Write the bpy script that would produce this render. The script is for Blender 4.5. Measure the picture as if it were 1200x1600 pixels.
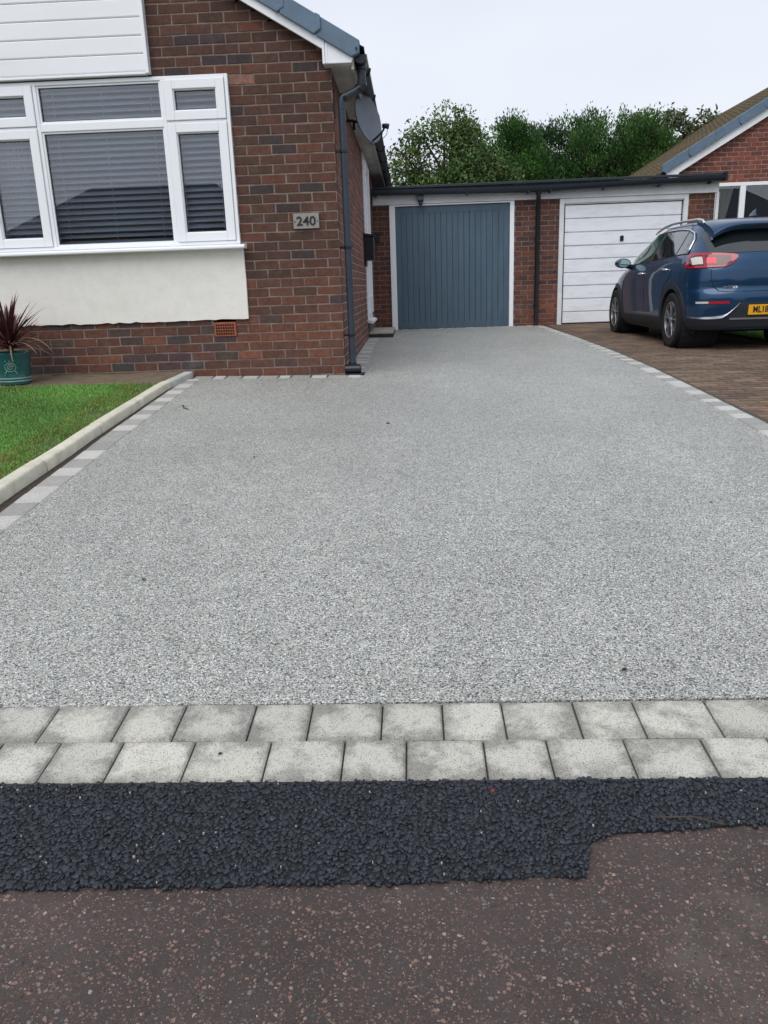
import bpy, bmesh, math, random
import numpy as np
from mathutils import Matrix, Vector
S = 1.1                      # survey units to metres
PI = math.pi
random.seed(7); rng = np.random.default_rng(7)
for o in list(bpy.data.objects): bpy.data.objects.remove(o)
sc = bpy.context.scene
COL = sc.collection

# ------------------------------------------------------------------ camera
cam_d = bpy.data.cameras.new('camera'); cam = bpy.data.objects.new('camera', cam_d); COL.objects.link(cam)
F_PX, PITCH, ROLL, YAW = 1231.348, 0.277957, -0.0345246, -0.0427275
fw = Vector((math.sin(YAW)*math.cos(PITCH), math.cos(YAW)*math.cos(PITCH), -math.sin(PITCH)))
rt = Vector((math.cos(YAW), -math.sin(YAW), 0)); up = rt.cross(fw)
r2 = rt*math.cos(ROLL) + up*math.sin(ROLL); u2 = up*math.cos(ROLL) - rt*math.sin(ROLL)
cam.matrix_world = Matrix(((r2.x, u2.x, -fw.x, 0), (r2.y, u2.y, -fw.y, 0), (r2.z, u2.z, -fw.z, 0), (0, 0, 0, 1)))
cam_d.sensor_fit = 'VERTICAL'; cam_d.sensor_height = 36; cam_d.lens = 36*F_PX/1600
cam_d.clip_start = .05; cam_d.clip_end = 2000
sc.camera = cam
sc.render.resolution_x = 768; sc.render.resolution_y = 1024

# ------------------------------------------------------------------ sky and sun
SUN_EL, SUN_AZ = math.radians(52), math.radians(205)     # high, behind the camera, veiled by cloud
w = bpy.data.worlds.new('World'); sc.world = w; w.use_nodes = True
nt = w.node_tree; nt.nodes.clear()
out = nt.nodes.new('ShaderNodeOutputWorld'); bg = nt.nodes.new('ShaderNodeBackground')
sky = nt.nodes.new('ShaderNodeTexSky'); sky.sky_type = 'NISHITA'; sky.sun_disc = False
sky.sun_elevation = SUN_EL; sky.sun_rotation = SUN_AZ; sky.dust_density = 3
tc = nt.nodes.new('ShaderNodeTexCoord'); mp = nt.nodes.new('ShaderNodeMapping'); mp.inputs['Scale'].default_value = (1, 1, 2.5)
nz = nt.nodes.new('ShaderNodeTexNoise'); nz.inputs['Scale'].default_value = 1.3; nz.inputs['Detail'].default_value = 3
cr = nt.nodes.new('ShaderNodeValToRGB')
cr.color_ramp.elements[0].position = .3; cr.color_ramp.elements[0].color = (5.3, 5.8, 6.9, 1)
cr.color_ramp.elements[1].position = .7; cr.color_ramp.elements[1].color = (6.6, 6.9, 7.45, 1)
mx = nt.nodes.new('ShaderNodeMixRGB'); mx.inputs[0].default_value = .9
L = nt.links.new
L(tc.outputs['Generated'], mp.inputs[0]); L(mp.outputs[0], nz.inputs['Vector']); L(nz.outputs[0], cr.inputs[0])
L(sky.outputs[0], mx.inputs[1]); L(cr.outputs[0], mx.inputs[2]); L(mx.outputs[0], bg.inputs[0]); L(bg.outputs[0], out.inputs[0])
bg.inputs[1].default_value = .1
sd = bpy.data.lights.new('sun', 'SUN'); so = bpy.data.objects.new('sun', sd); COL.objects.link(so)
sd.energy = 1.3; sd.angle = math.radians(50); sd.color = (1, .975, .94)
sdir = Vector((math.sin(SUN_AZ)*math.cos(SUN_EL), math.cos(SUN_AZ)*math.cos(SUN_EL), math.sin(SUN_EL)))
so.rotation_euler = sdir.to_track_quat('Z', 'Y').to_euler(); so.location = (0, -10, 30)
sc.view_settings.view_transform = 'Standard'; sc.view_settings.look = 'None'
sc.view_settings.exposure = 0.46; sc.view_settings.gamma = 1

# ------------------------------------------------------------------ helpers
def hx(h):
    h = h.lstrip('#'); c = [int(h[i:i+2], 16)/255 for i in (0, 2, 4)]
    return tuple((x/12.92 if x < .04045 else ((x+.055)/1.055)**2.4) for x in c)
class MT:
    def __init__(s, name):
        s.m = bpy.data.materials.new(name); s.m.use_nodes = True; s.t = s.m.node_tree
        s.b = s.t.nodes['Principled BSDF']; s.b.inputs['Roughness'].default_value = .7
        s.tc = None
    def n(s, typ, **k):
        x = s.t.nodes.new('ShaderNode'+typ)
        for a, v in k.items():
            if a in x.inputs: x.inputs[a].default_value = v
            else: setattr(x, a, v)
        return x
    def l(s, a, b): s.t.links.new(a, b)
    def co(s, scale=(1, 1, 1)):
        if not s.tc: s.tc = s.n('TexCoord')
        if scale == (1, 1, 1): return s.tc.outputs['Object']
        m = s.n('Mapping'); m.inputs['Scale'].default_value = scale; s.l(s.tc.outputs['Object'], m.inputs[0]); return m.outputs[0]
    def noise(s, scale, detail=4, rough=.5, sc3=(1, 1, 1)):
        x = s.n('TexNoise', Scale=scale, Detail=detail, Roughness=rough); s.l(s.co(sc3), x.inputs['Vector']); return x.outputs[0]
    def vor(s, scale, feature='F1', sc3=(1, 1, 1), rnd=1.):
        x = s.n('TexVoronoi', feature=feature, Scale=scale, Randomness=rnd); s.l(s.co(sc3), x.inputs['Vector']); return x
    def ramp(s, fac, stops, interp='LINEAR'):
        r = s.n('ValToRGB'); r.color_ramp.interpolation = interp
        el = r.color_ramp.elements
        while len(el) < len(stops): el.new(.5)
        for e, (p, c) in zip(el, stops):
            e.position = p; c = (c, c, c) if not isinstance(c, (tuple, list)) else c; e.color = (*c[:3], 1)
        s.l(fac, r.inputs[0]); return r.outputs[0]
    def mix(s, fac, a, b, typ='MIX'):
        x = s.n('MixRGB', blend_type=typ)
        for i, v in ((0, fac), (1, a), (2, b)):
            if isinstance(v, (int, float)): x.inputs[i].default_value = v if i == 0 else (v, v, v, 1)
            elif isinstance(v, (tuple, list)): x.inputs[i].default_value = (*v[:3], 1)
            else: s.l(v, x.inputs[i])
        return x.outputs[0]
    def attr(s, name='tint'):
        x = s.n('Attribute'); x.attribute_name = name; return x
    def math(s, op, a, b=0.):
        x = s.n('Math', operation=op)
        for i, v in ((0, a), (1, b)):
            if isinstance(v, (int, float)): x.inputs[i].default_value = v
            else: s.l(v, x.inputs[i])
        return x.outputs[0]
    def color(s, c):
        if isinstance(c, (tuple, list)): s.b.inputs['Base Color'].default_value = (*c[:3], 1)
        else: s.l(c, s.b.inputs['Base Color'])
    def bump(s, h, strength=.5, dist=.01):
        x = s.n('Bump', Strength=strength, Distance=dist); s.l(h, x.inputs['Height']); s.l(x.outputs[0], s.b.inputs['Normal'])
    def rough(s, v):
        if isinstance(v, (int, float)): s.b.inputs['Roughness'].default_value = v
        else: s.l(v, s.b.inputs['Roughness'])
    def set(s, **k):
        for a, v in k.items(): s.b.inputs[a.replace('_', ' ')].default_value = v
M = {}
def simple(name, c, rough=.5, var=.12, scale=6, bump=0, bscale=80, **k):
    m = MT(name); c = hx(c) if isinstance(c, str) else c
    f = m.noise(scale, 5, .6)
    m.color(m.mix(m.ramp(f, [(.3, 0), (.7, 1)]), tuple(x*(1-var) for x in c), tuple(min(1, x*(1+var)) for x in c)))
    m.rough(rough)
    if bump: m.bump(m.noise(bscale, 4), bump, .004)
    m.set(**k); M[name] = m.m; return m.m

def gz(y, x=2.1):
    c = .06*float(np.interp(y, [4.5, 7, 12, 13.2], [0, 1, 1, 0]))*min(1, max(0, (1-x)/2.9))
    return c+float(np.interp(y, [-60, 1.5, 1.75, 1.92, 2.6, 3.3, 3.83, 4.77, 6.13, 7.13, 8.5, 10.5, 13.3, 60],
                              [-1.125, -1.12, -1.10, -1.086, -1.03, -.972, -.929, -.862, -.802, -.762, -.728, -.702, -.684, -.684]))
def gn(y, x=0):   # the neighbour's drive
    return gz(y) + float(np.interp(y, [1.5, 2.5, 7, 11, 13.2], [0, -.012, -.022, -.018, .004]))

BASE = {}
class MB:
    def __init__(s): s.v = []; s.f = []; s.c = []; s.uv = {}; s.col = (1, 1, 1); s.fm = {}
    def add(s, vs, fs, col=None, uvs=None):
        n = len(s.v); s.v += [tuple(v) for v in vs]; s.c += [col or s.col]*len(vs)
        for i, f in enumerate(fs):
            if uvs: s.uv[len(s.f)] = uvs[i]
            s.f.append([n+k for k in f])
    def box(s, x0, x1, y0, y1, z0, z1, col=None):
        s.add([(x0,y0,z0),(x1,y0,z0),(x1,y1,z0),(x0,y1,z0),(x0,y0,z1),(x1,y0,z1),(x1,y1,z1),(x0,y1,z1)],
              [(0,3,2,1),(4,5,6,7),(0,1,5,4),(1,2,6,5),(2,3,7,6),(3,0,4,7)], col)
    def prism(s, poly, axis, a, b, col=None):       # poly in the two other axes, extruded from a to b
        n = len(poly)
        def P(p, t):
            return {'x': (t, p[0], p[1]), 'y': (p[0], t, p[1]), 'z': (p[0], p[1], t)}[axis]
        s.add([P(p, a) for p in poly]+[P(p, b) for p in poly],
              [tuple(range(n)), tuple(range(2*n-1, n-1, -1))]+[(i, i+n, (i+1) % n+n, (i+1) % n) for i in range(n)], col)
    def tube(s, path, r, n=12, col=None, caps=True):
        path = [Vector(p) for p in path]; rs = r if isinstance(r, (list, tuple)) else [r]*len(path)
        vs = []; fs = []; prev = None
        for i, p in enumerate(path):
            d = (path[min(i+1, len(path)-1)]-path[max(i-1, 0)]).normalized()
            if prev is None:
                a = d.orthogonal().normalized()
            else:
                a = (prev-d*prev.dot(d)).normalized()
            prev = a; b = d.cross(a)
            for k in range(n):
                t = 2*PI*k/n; vs.append(p+(a*math.cos(t)+b*math.sin(t))*rs[i])
        for i in range(len(path)-1):
            for k in range(n):
                fs.append((i*n+k, i*n+(k+1) % n, (i+1)*n+(k+1) % n, (i+1)*n+k))
        if caps: fs.append(tuple(range(n-1, -1, -1))); fs.append(tuple((len(path)-1)*n+k for k in range(n)))
        s.add(vs, fs, col)
    def lathe(s, prof, c, axis='z', n=32, col=None, close=False):      # prof (r, h)
        vs = []; fs = []
        for r, h in prof:
            for k in range(n):
                t = 2*PI*k/n; a, b = r*math.cos(t), r*math.sin(t)
                vs.append({'z': (c[0]+a, c[1]+b, c[2]+h), 'x': (c[0]+h, c[1]+a, c[2]+b), 'y': (c[0]+a, c[1]+h, c[2]+b)}[axis])
        m = len(prof)
        for i in range(m if close else m-1):
            for k in range(n): fs.append((i*n+k, i*n+(k+1) % n, ((i+1) % m)*n+(k+1) % n, ((i+1) % m)*n+k))
        s.add(vs, fs, col)
    def grid(s, P, col=None, closed_u=False):       # P[i][j]
        a, b = len(P), len(P[0]); vs = [p for row in P for p in row]
        fs = [(i*b+j, i*b+j+1, ((i+1) % a)*b+j+1, ((i+1) % a)*b+j) for i in range(a if closed_u else a-1) for j in range(b-1)]
        s.add(vs, fs, col)
    def build(s, name, mat, parent=None, smooth=False, bevel=0, scale=S, solid=0, fixn=True):
        me = bpy.data.meshes.new(name)
        off = BASE.get(parent.as_pointer(), Vector((0, 0, 0))) if parent else Vector((0, 0, 0))
        v = np.array(s.v, dtype=float)*scale - np.array(off)
        me.from_pydata(v.tolist(), [], s.f)
        if len(s.c): 
            a = me.color_attributes.new('tint', 'FLOAT_COLOR', 'POINT')
            cc = np.ones((len(s.c), 4), dtype=np.float32); cc[:, :3] = np.array(s.c); a.data.foreach_set('color', cc.ravel())
        if s.uv:
            uvl = me.uv_layers.new(name='UVMap')
            for p in me.polygons:
                if p.index in s.uv:
                    for li, q in zip(p.loop_indices, s.uv[p.index]): uvl.data[li].uv = q
        if fixn:
            bm = bmesh.new(); bm.from_mesh(me)
            if smooth: bmesh.ops.remove_doubles(bm, verts=bm.verts, dist=1e-5)
            bmesh.ops.recalc_face_normals(bm, faces=bm.faces); bm.to_mesh(me); bm.free()
        if smooth: me.polygons.foreach_set('use_smooth', [True]*len(me.polygons))
        for mm in (mat if isinstance(mat, (list, tuple)) else [mat]): me.materials.append(mm)
        o = bpy.data.objects.new(name, me); COL.objects.link(o)
        if parent: o.parent = parent
        BASE[o.as_pointer()] = off
        if solid: md = o.modifiers.new('s', 'SOLIDIFY'); md.thickness = solid; md.offset = 0
        if bevel:
            md = o.modifiers.new('b', 'BEVEL'); md.width = bevel; md.segments = 2; md.limit_method = 'ANGLE'; md.angle_limit = math.radians(40)
        if smooth == 'auto':
            me.polygons.foreach_set('use_smooth', [True]*len(me.polygons))
            try: me.set_sharp_from_angle(angle=math.radians(38))
            except Exception: pass
        return o
def tag(o, label, cat, group=None, kind=None):
    o['label'] = label; o['category'] = cat
    if group: o['group'] = group
    if kind: o['kind'] = kind
    return o
def struct(o, kind='structure'): o['kind'] = kind; return o
def thing(name, label, cat, loc, group=None, rz=0, raw=False):
    o = bpy.data.objects.new(name, None); COL.objects.link(o); o.location = Vector(loc)*(1 if raw else S); o.rotation_euler = (0, 0, rz)
    o.empty_display_size = .1
    BASE[o.as_pointer()] = Vector(o.location) if not raw else Vector((0, 0, 0))
    return tag(o, label, cat, group)
def text_mb(txt, size, ext, bold=0.):
    cu = bpy.data.curves.new('t', 'FONT'); cu.body = txt; cu.size = size; cu.extrude = ext; cu.offset = bold; cu.align_x = 'CENTER'; cu.align_y = 'CENTER'
    ob = bpy.data.objects.new('t', cu); COL.objects.link(ob)
    dg = bpy.context.evaluated_depsgraph_get(); me = bpy.data.meshes.new_from_object(ob.evaluated_get(dg))
    vs = [tuple(v.co) for v in me.vertices]; fs = [tuple(p.vertices) for p in me.polygons]
    bpy.data.objects.remove(ob); bpy.data.curves.remove(cu); bpy.data.meshes.remove(me)
    return vs, fs

# ------------------------------------------------------------------ materials
# brick: colour of each brick comes with the brick, plus fired mottling
def brick_mat(name):
    m = MT(name); a = m.attr()
    n1 = m.ramp(m.noise(28, 5, .65), [(.28, .62), (.72, 1.32)])
    c = m.mix(1, a.outputs['Color'], n1, 'MULTIPLY')
    sp = m.ramp(m.noise(190, 2), [(.62, 0), (.72, 1)])
    c = m.mix(m.math('MULTIPLY', sp, .35), c, hx('#8d7468'))
    big = m.ramp(m.noise(1.1, 4), [(.35, .86), (.7, 1.1)])
    st_ = m.ramp(m.noise(4.5, 6, .7), [(.56, 0), (.74, .45)]); c = m.mix(st_, c, hx('#6e625b'))
    m.color(m.mix(1, c, big, 'MULTIPLY')); m.rough(.85)
    m.bump(m.mix(.5, m.noise(60, 5, .7), m.noise(260, 2)), .55, .004); M[name] = m.m
brick_mat('brick')
def mortar_mat(name, c):
    m = MT(name); f = m.noise(9, 5, .7)
    m.color(m.mix(m.ramp(f, [(.3, 0), (.7, 1)]), tuple(x*.55 for x in hx(c)), tuple(x*1.25 for x in hx(c)))); m.rough(.95)
    m.bump(m.noise(300, 3), .5, .003); M[name] = m.m
mortar_mat('mortar', '#85756d'); mortar_mat('mortar_light', '#a08e85')
# resin bound gravel
m = MT('resin'); v1 = m.vor(225); ve = m.vor(225, 'DISTANCE_TO_EDGE')
sep = m.n('SeparateColor'); m.l(v1.outputs['Color'], sep.inputs[0])
c = m.ramp(sep.outputs[0], [(0, hx('#55585a')), (.14, hx('#858782')), (.30, hx('#abaeaa')), (.5, hx('#bfbfb7')), (.66, hx('#b8b3a5')), (.78, hx('#d6d7d1')), (.93, hx('#f3f3ef'))], 'CONSTANT')
edge = m.ramp(ve.outputs['Distance'], [(.0, .42), (.13, 1)])
c = m.mix(1, c, edge, 'MULTIPLY')
big = m.mix(1, m.ramp(m.noise(.9, 6, .68), [(.3, .88), (.7, 1.08)]), m.ramp(m.noise(2.4, 5, .7, (1, .35, 1)), [(.35, .95), (.65, 1.04)]), 'MULTIPLY'); med = m.ramp(m.noise(17, 4, .7), [(.3, .90), (.7, 1.09)])
m.color(m.mix(1, m.mix(1, c, big, 'MULTIPLY'), med, 'MULTIPLY'))
m.bump(m.math('ADD', m.ramp(v1.outputs['Distance'], [(0, 1), (.6, 0)]), m.math('MULTIPLY', m.noise(3.5, 3), 1.6)), .7, .003); m.rough(.6); m.rough(.5); M['resin'] = m.m
# concrete pavers: tint per block, uv for the damp rim of each block
def paver_mat(name, base, rim, dark=.55):
    m = MT(name); a = m.attr(); uv = m.n('UVMap')
    sx = m.n('SeparateXYZ'); m.l(uv.outputs[0], sx.inputs[0])
    ex = m.math('ABSOLUTE', m.math('SUBTRACT', sx.outputs[0], .5)); ey = m.math('ABSOLUTE', m.math('SUBTRACT', sx.outputs[1], .5))
    e = m.math('ADD', m.math('POWER', m.math('MULTIPLY', ex, 2), 3), m.math('POWER', m.math('MULTIPLY', ey, 2), 3))
    wob = m.math('MULTIPLY', m.math('SUBTRACT', m.noise(8.5, 7, .72), .5), 8.0)
    e = m.math('ADD', m.math('ADD', e, wob), m.math('MULTIPLY', m.math('SUBTRACT', a.outputs['Alpha'], .5), 0))
    f = m.ramp(m.math('MULTIPLY', e, .5), [(.0, 0), (.72, 1)])
    c = m.mix(m.math('MULTIPLY', f, rim), hx(base), tuple(x*dark for x in hx(base)))
    c = m.mix(1, c, a.outputs['Color'], 'MULTIPLY')
    pits = m.ramp(m.vor(190).outputs['Distance'], [(.20, .30), (.38, 1)])
    gr = m.ramp(m.noise(380, 3, .7), [(.3, .74), (.7, 1.18)])
    pm = m.ramp(m.noise(90, 3), [(.40, 0), (.5, 1)])
    c = m.mix(1, m.mix(pm, c, m.mix(1, c, pits, 'MULTIPLY')), gr, 'MULTIPLY')
    m.color(c); m.rough(.85); m.bump(m.mix(.5, m.noise(350, 3), m.vor(210).outputs['Distance']), .6, .002); M[name] = m.m
paver_mat('paver', '#c6c3b8', .90, .46); paver_mat('paver_plain', '#b9b7b2', .30, .75)
simple('joint_sand', '#4a4740', .95, .3, 60, .6, 300)
simple('soil', '#40352d', .95, .35, 25, .9, 90)
simple('bed_soil', '#6b5c4c', .95, .3, 12, .9, 60)
# old brown-red asphalt
m = MT('old_asphalt')
def chiplayer(scale, frac, jit, lo):
    v = m.vor(scale); vd = m.vor(scale, 'DISTANCE_TO_EDGE'); s_ = m.n('SeparateColor'); m.l(v.outputs['Color'], s_.inputs[0])
    pick = m.ramp(s_.outputs[0], [(1-frac, 0), (1-frac+.005, 1)], 'CONSTANT')
    rad = m.ramp(m.math('SUBTRACT', vd.outputs['Distance'], m.math('MULTIPLY', s_.outputs[1], jit)), [(lo, 0), (lo+.05, 1)])
    col = m.ramp(s_.outputs[2], [(0, hx('#74594f')), (.3, hx('#63504a')), (.5, hx('#8a7065')), (.66, hx('#4b4541')), (.78, hx('#7d736c')), (.92, hx('#a3948a')), (.97, hx('#4a5654'))], 'CONSTANT')
    return m.math('MULTIPLY', pick, rad), col
big = m.ramp(m.noise(2.6, 6, .65), [(.3, 0), (.7, 1)])
basec = m.mix(big, hx('#423835'), hx('#524743'))
basec = m.mix(1, basec, m.ramp(m.noise(300, 5, .8), [(.3, .5), (.7, 1.5)]), 'MULTIPLY')
basec = m.mix(m.ramp(m.noise(.9, 5, .7), [(.56, 0), (.66, .55)]), basec, hx('#726861'))
k2, c2 = chiplayer(200, .40, .18, .05); k1, c1 = chiplayer(105, .42, .26, .07)
c = m.mix(m.math('MULTIPLY', k2, .8), basec, c2); c = m.mix(k1, c, c1)
m.color(m.mix(1, c, m.ramp(m.noise(1.3, 4), [(.3, .88), (.7, 1.12)]), 'MULTIPLY')); m.rough(.85)
hgt = m.math('ADD', m.math('MULTIPLY', m.noise(170, 5, .75), .9), m.math('ADD', m.math('MULTIPLY', k1, .5), m.math('MULTIPLY', k2, .25)))
m.bump(hgt, .85, .005); M['old_asphalt'] = m.m
m = MT('bitumen'); m.color(m.mix(m.noise(90, 3), hx('#090a0d'), hx('#14161a'))); m.rough(.6); m.bump(m.noise(120, 4), 1, .006); M['bitumen'] = m.m
m = MT('black_stone'); a = m.attr(); m.color(m.mix(1, a.outputs['Color'], m.ramp(m.noise(200, 3), [(.3, .7), (.7, 1.25)]), 'MULTIPLY')); m.rough(.46); m.bump(m.noise(320, 3), .4, .002); M['black_stone'] = m.m
m = MT('chip_stone'); a = m.attr(); m.color(m.mix(1, a.outputs['Color'], m.ramp(m.noise(200, 3), [(.3, .75), (.7, 1.2)]), 'MULTIPLY')); m.rough(.8); M['chip_stone'] = m.m
m = MT('block_paving'); a = m.attr(); n = m.ramp(m.noise(40, 4, .6), [(.3, .72), (.7, 1.25)])
mo = m.ramp(m.noise(3, 4, .65), [(.45, 0), (.75, .6)])
m.color(m.mix(mo, m.mix(1, a.outputs['Color'], n, 'MULTIPLY'), hx('#4c4a3a'))); m.rough(.9); m.bump(m.noise(200, 3), .5, .003); M['block_paving'] = m.m
# whites, metals, plastics
m = MT('upvc'); m.color(hx('#f1f3f6')); m.rough(.28); M['upvc'] = m.m
m = MT('door_white'); f = m.ramp(m.noise(3, 5, .7, (1, 1, 4)), [(.45, 1), (.75, .84)]); st = m.ramp(m.noise(14, 6, .7, (.25, 1, 3)), [(.60, 1), (.74, .72)])
m.color(m.mix(1, m.mix(1, hx('#eef1f6'), f, 'MULTIPLY'), st, 'MULTIPLY')); m.rough(.5); M['door_white'] = m.m
m = MT('trim_white'); f = m.ramp(m.noise(5, 6, .7, (.5, .5, 1)), [(.4, 1), (.8, .72)]); m.color(m.mix(1, hx('#e2e4e6'), f, 'MULTIPLY')); m.rough(.55); M['trim_white'] = m.m
m = MT('soffit_board'); f = m.ramp(m.noise(2.2, 6, .7, (2, .5, 2)), [(.35, 0), (.7, 1)]); m.color(m.mix(f, hx('#bfbfbd'), hx('#8a7f76'))); m.rough(.6); M['soffit_board'] = m.m  # shade under the eaves put into the grey, with brown dirt mottling
m = MT('cladding'); f = m.ramp(m.noise(2.5, 4, .6, (.4, 1, 2)), [(.4, 1), (.8, .93)]); m.color(m.mix(1, hx('#f0f2f5'), f, 'MULTIPLY')); m.rough(.4); M['cladding'] = m.m
m = MT('render'); f = m.ramp(m.noise(6, 6, .7), [(.45, 0), (.8, .8)]); low = m.n('SeparateXYZ'); m.l(m.co(), low.inputs[0])
moss = m.math('MULTIPLY', m.ramp(low.outputs[2], [(0, 0), (1, 1)]), 1)
m.color(m.mix(m.math('MULTIPLY', f, .5), hx('#e8e5de'), hx('#c6c2b4'))); m.rough(.95); m.bump(m.noise(45, 6, .7), .6, .006); M['render'] = m.m
simple('verge_cap', '#5d7285', .6, .14, 5, .15, 120)
simple('black_plastic', '#14181f', .35, .2, 5)
simple('grey_plastic', '#2c3641', .42, .12, 4)
simple('gutter_grey', '#232b35', .35, .15, 4)
simple('dish_metal', '#6c737d', .6, .08, 8, .1, 400)
simple('dark_fitting', '#1b1f26', .45, .2, 30)
m = MT('roof_tile'); m.color(m.mix(m.ramp(m.noise(8, 5, .7), [(.3, 0), (.7, 1)]), hx('#2c3138'), hx('#4a4f56'))); m.rough(.8); m.bump(m.noise(120, 4), .4, .004); M['roof_tile'] = m.m
m = MT('moss_tile'); a = m.attr(); f = m.ramp(m.noise(7, 6, .75), [(.35, 0), (.62, 1)]); f2 = m.ramp(m.noise(26, 4, .7), [(.4, 0), (.65, 1)])
c = m.mix(f, hx('#56493f'), hx('#6a5a30')); c = m.mix(m.math('MULTIPLY', f2, .55), c, hx('#3c3428')); m.color(m.mix(1, c, a.outputs['Color'], 'MULTIPLY')); m.rough(.95); m.bump(m.noise(40, 6, .8), .8, .03); M['moss_tile'] = m.m
m = MT('blue_door'); n = m.noise(3, 4, .6, (6, 1, .6)); m.color(m.mix(m.ramp(n, [(.3, 0), (.7, 1)]), hx('#435766'), hx('#4d6272'))); m.rough(.55); m.bump(m.noise(30, 4, .6, (6, 1, .3)), .15, .003); M['blue_door'] = m.m
simple('plaque', '#8e8a84', .6, .12, 60, .4, 300)
simple('letter_dark', '#17171a', .6, .1)
simple('terracotta', '#94523b', .85, .2, 20, .4, 200)
simple('dark_hole', '#120c0a', .95, .2)
simple('plinth', '#5d6166', .9, .15, 8, .4, 80)
simple('kerb', '#b0a891', .9, .14, 7, .5, 200)
m = MT('kerb'); a = m.attr(); f = m.ramp(m.noise(9, 6, .7), [(.42, 0), (.72, 1)]); g = m.ramp(m.noise(350, 2), [(.3, .85), (.7, 1.1)])
m.color(m.mix(1, m.mix(1, m.mix(m.math('MULTIPLY', f, .6), hx('#d2cebd'), hx('#a09c88')), a.outputs['Color'], 'MULTIPLY'), g, 'MULTIPLY')); m.rough(.9); m.bump(m.noise(220, 4), .5, .003); M['kerb'] = m.m
simple('slab', '#a39d90', .9, .15, 9, .4, 200)
simple('blue_brick', '#2c3238', .7, .25, 14, .5, 120)
simple('felt_roof', '#2a2d31', .9, .2, 4, .6, 150)
simple('chrome_dull', '#c9ccd0', .25, .05, 5, Metallic=.9)
simple('chrome', '#e2e5e8', .12, .02, 5, Metallic=1.)
simple('blind', '#d6def0', .4, .03, 8); simple('blind_lit_edge', '#fbfcff', .4, .01, 8)  # edge whiter than the slats: light caught on it put into the colour
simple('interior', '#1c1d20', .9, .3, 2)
simple('net', '#c8c4b6', .9, .1, 30)
simple('bark', '#4a3f33', .9, .3, 14, .8, 40)
simple('terracotta_rim', '#7f9a92', .4, .2, 12)
m = MT('pot_glaze'); f = m.ramp(m.noise(5, 4, .6), [(.3, 0), (.7, 1)]); m.color(m.mix(f, hx('#1d4a50'), hx('#2f6866'))); m.rough(.22); m.set(Coat_Weight=.4); M['pot_glaze'] = m.m
m = MT('glass'); t = m.t
gl = m.n('BsdfGlossy'); gl.inputs['Roughness'].default_value = .0; gl.inputs['Color'].default_value = (1, 1, 1, 1)
tr = m.n('BsdfTransparent'); tr.inputs['Color'].default_value = (.93, .96, .98, 1)
fr = m.n('Fresnel'); fr.inputs['IOR'].default_value = 1.8
ms = m.n('MixShader'); m.l(fr.outputs[0], ms.inputs[0]); m.l(tr.outputs[0], ms.inputs[1]); m.l(gl.outputs[0], ms.inputs[2])
m.l(ms.outputs[0], t.nodes['Material Output'].inputs['Surface']); M['glass'] = m.m
def leaf_mat(name, trans=.3):
    m = MT(name); a = m.attr(); n = m.ramp(m.noise(1.2, 4), [(.3, .75), (.7, 1.25)])
    c = m.mix(1, a.outputs['Color'], n, 'MULTIPLY'); m.color(c); m.rough(.6)
    t = m.n('BsdfTranslucent'); m.l(c, t.inputs['Color']); ms = m.n('MixShader'); ms.inputs[0].default_value = trans
    m.l(m.b.outputs[0], ms.inputs[1]); m.l(t.outputs[0], ms.inputs[2]); m.l(ms.outputs[0], m.t.nodes['Material Output'].inputs['Surface']); M[name] = m.m
leaf_mat('leaf'); leaf_mat('grass_blade', .25); leaf_mat('cordyline_leaf', .2)
m = MT('lawn_soil'); f = m.ramp(m.noise(6, 5, .7), [(.4, 0), (.65, 1)]); m.color(m.mix(f, hx('#44682a'), hx('#4c4a2a'))); m.rough(.95); m.bump(m.noise(90, 4), .8, .01); M['lawn_soil'] = m.m
m = MT('earth'); m.color(m.mix(m.noise(.6, 5), hx('#3a4a26'), hx('#54512f'))); m.rough(.95); M['earth'] = m.m
# car
m = MT('car_paint'); m.color(hx('#05385c')); m.rough(.36); m.set(Metallic=.5, Coat_Weight=.7, Coat_Roughness=.02); M['car_paint'] = m.m
m = MT('car_trim'); m.color(m.mix(m.noise(300, 2), hx('#1b2027'), hx('#262c34'))); m.rough(.6); M['car_trim'] = m.m
m = MT('car_glass'); m.color((.012, .016, .018)); m.rough(.03); m.set(Coat_Weight=.6, IOR=1.7); M['car_glass'] = m.m
m = MT('car_glass_green'); m.color(hx('#14433a')); m.rough(.03); m.set(Coat_Weight=.5); M['car_glass_green'] = m.m
m = MT('tyre'); m.color(m.mix(m.noise(60, 3), hx('#0f1013'), hx('#1c1d20'))); m.rough(.85); M['tyre'] = m.m
m = MT('rim'); m.color(hx('#9a9ca0')); m.rough(.3); m.set(Metallic=.8); M['rim'] = m.m
m = MT('rim_dark'); m.color(hx('#24262b')); m.rough(.4); M['rim_dark'] = m.m
m = MT('lens_red'); m.color(hx('#a81226')); m.rough(.08); m.set(Coat_Weight=.6); M['lens_red'] = m.m
m = MT('lens_dark_red'); m.color(hx('#4a1620')); m.rough(.08); m.set(Coat_Weight=.6); M['lens_dark_red'] = m.m
m = MT('lens_bright'); m.color(hx('#e83350')); m.rough(.1); M['lens_bright'] = m.m
m = MT('lens_white'); m.color(hx('#cfcac2')); m.rough(.1); m.set(Coat_Weight=.5); M['lens_white'] = m.m
m = MT('plate_yellow'); m.color(hx('#e0a412')); m.rough(.35); M['plate_yellow'] = m.m
m = MT('mirror_glass'); m.color((.6, .8, .8)); m.rough(.02); m.set(Metallic=1.); M['mirror_glass'] = m.m
simple('opposite_wall', '#7a6a60', .9, .15, 2)

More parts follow.
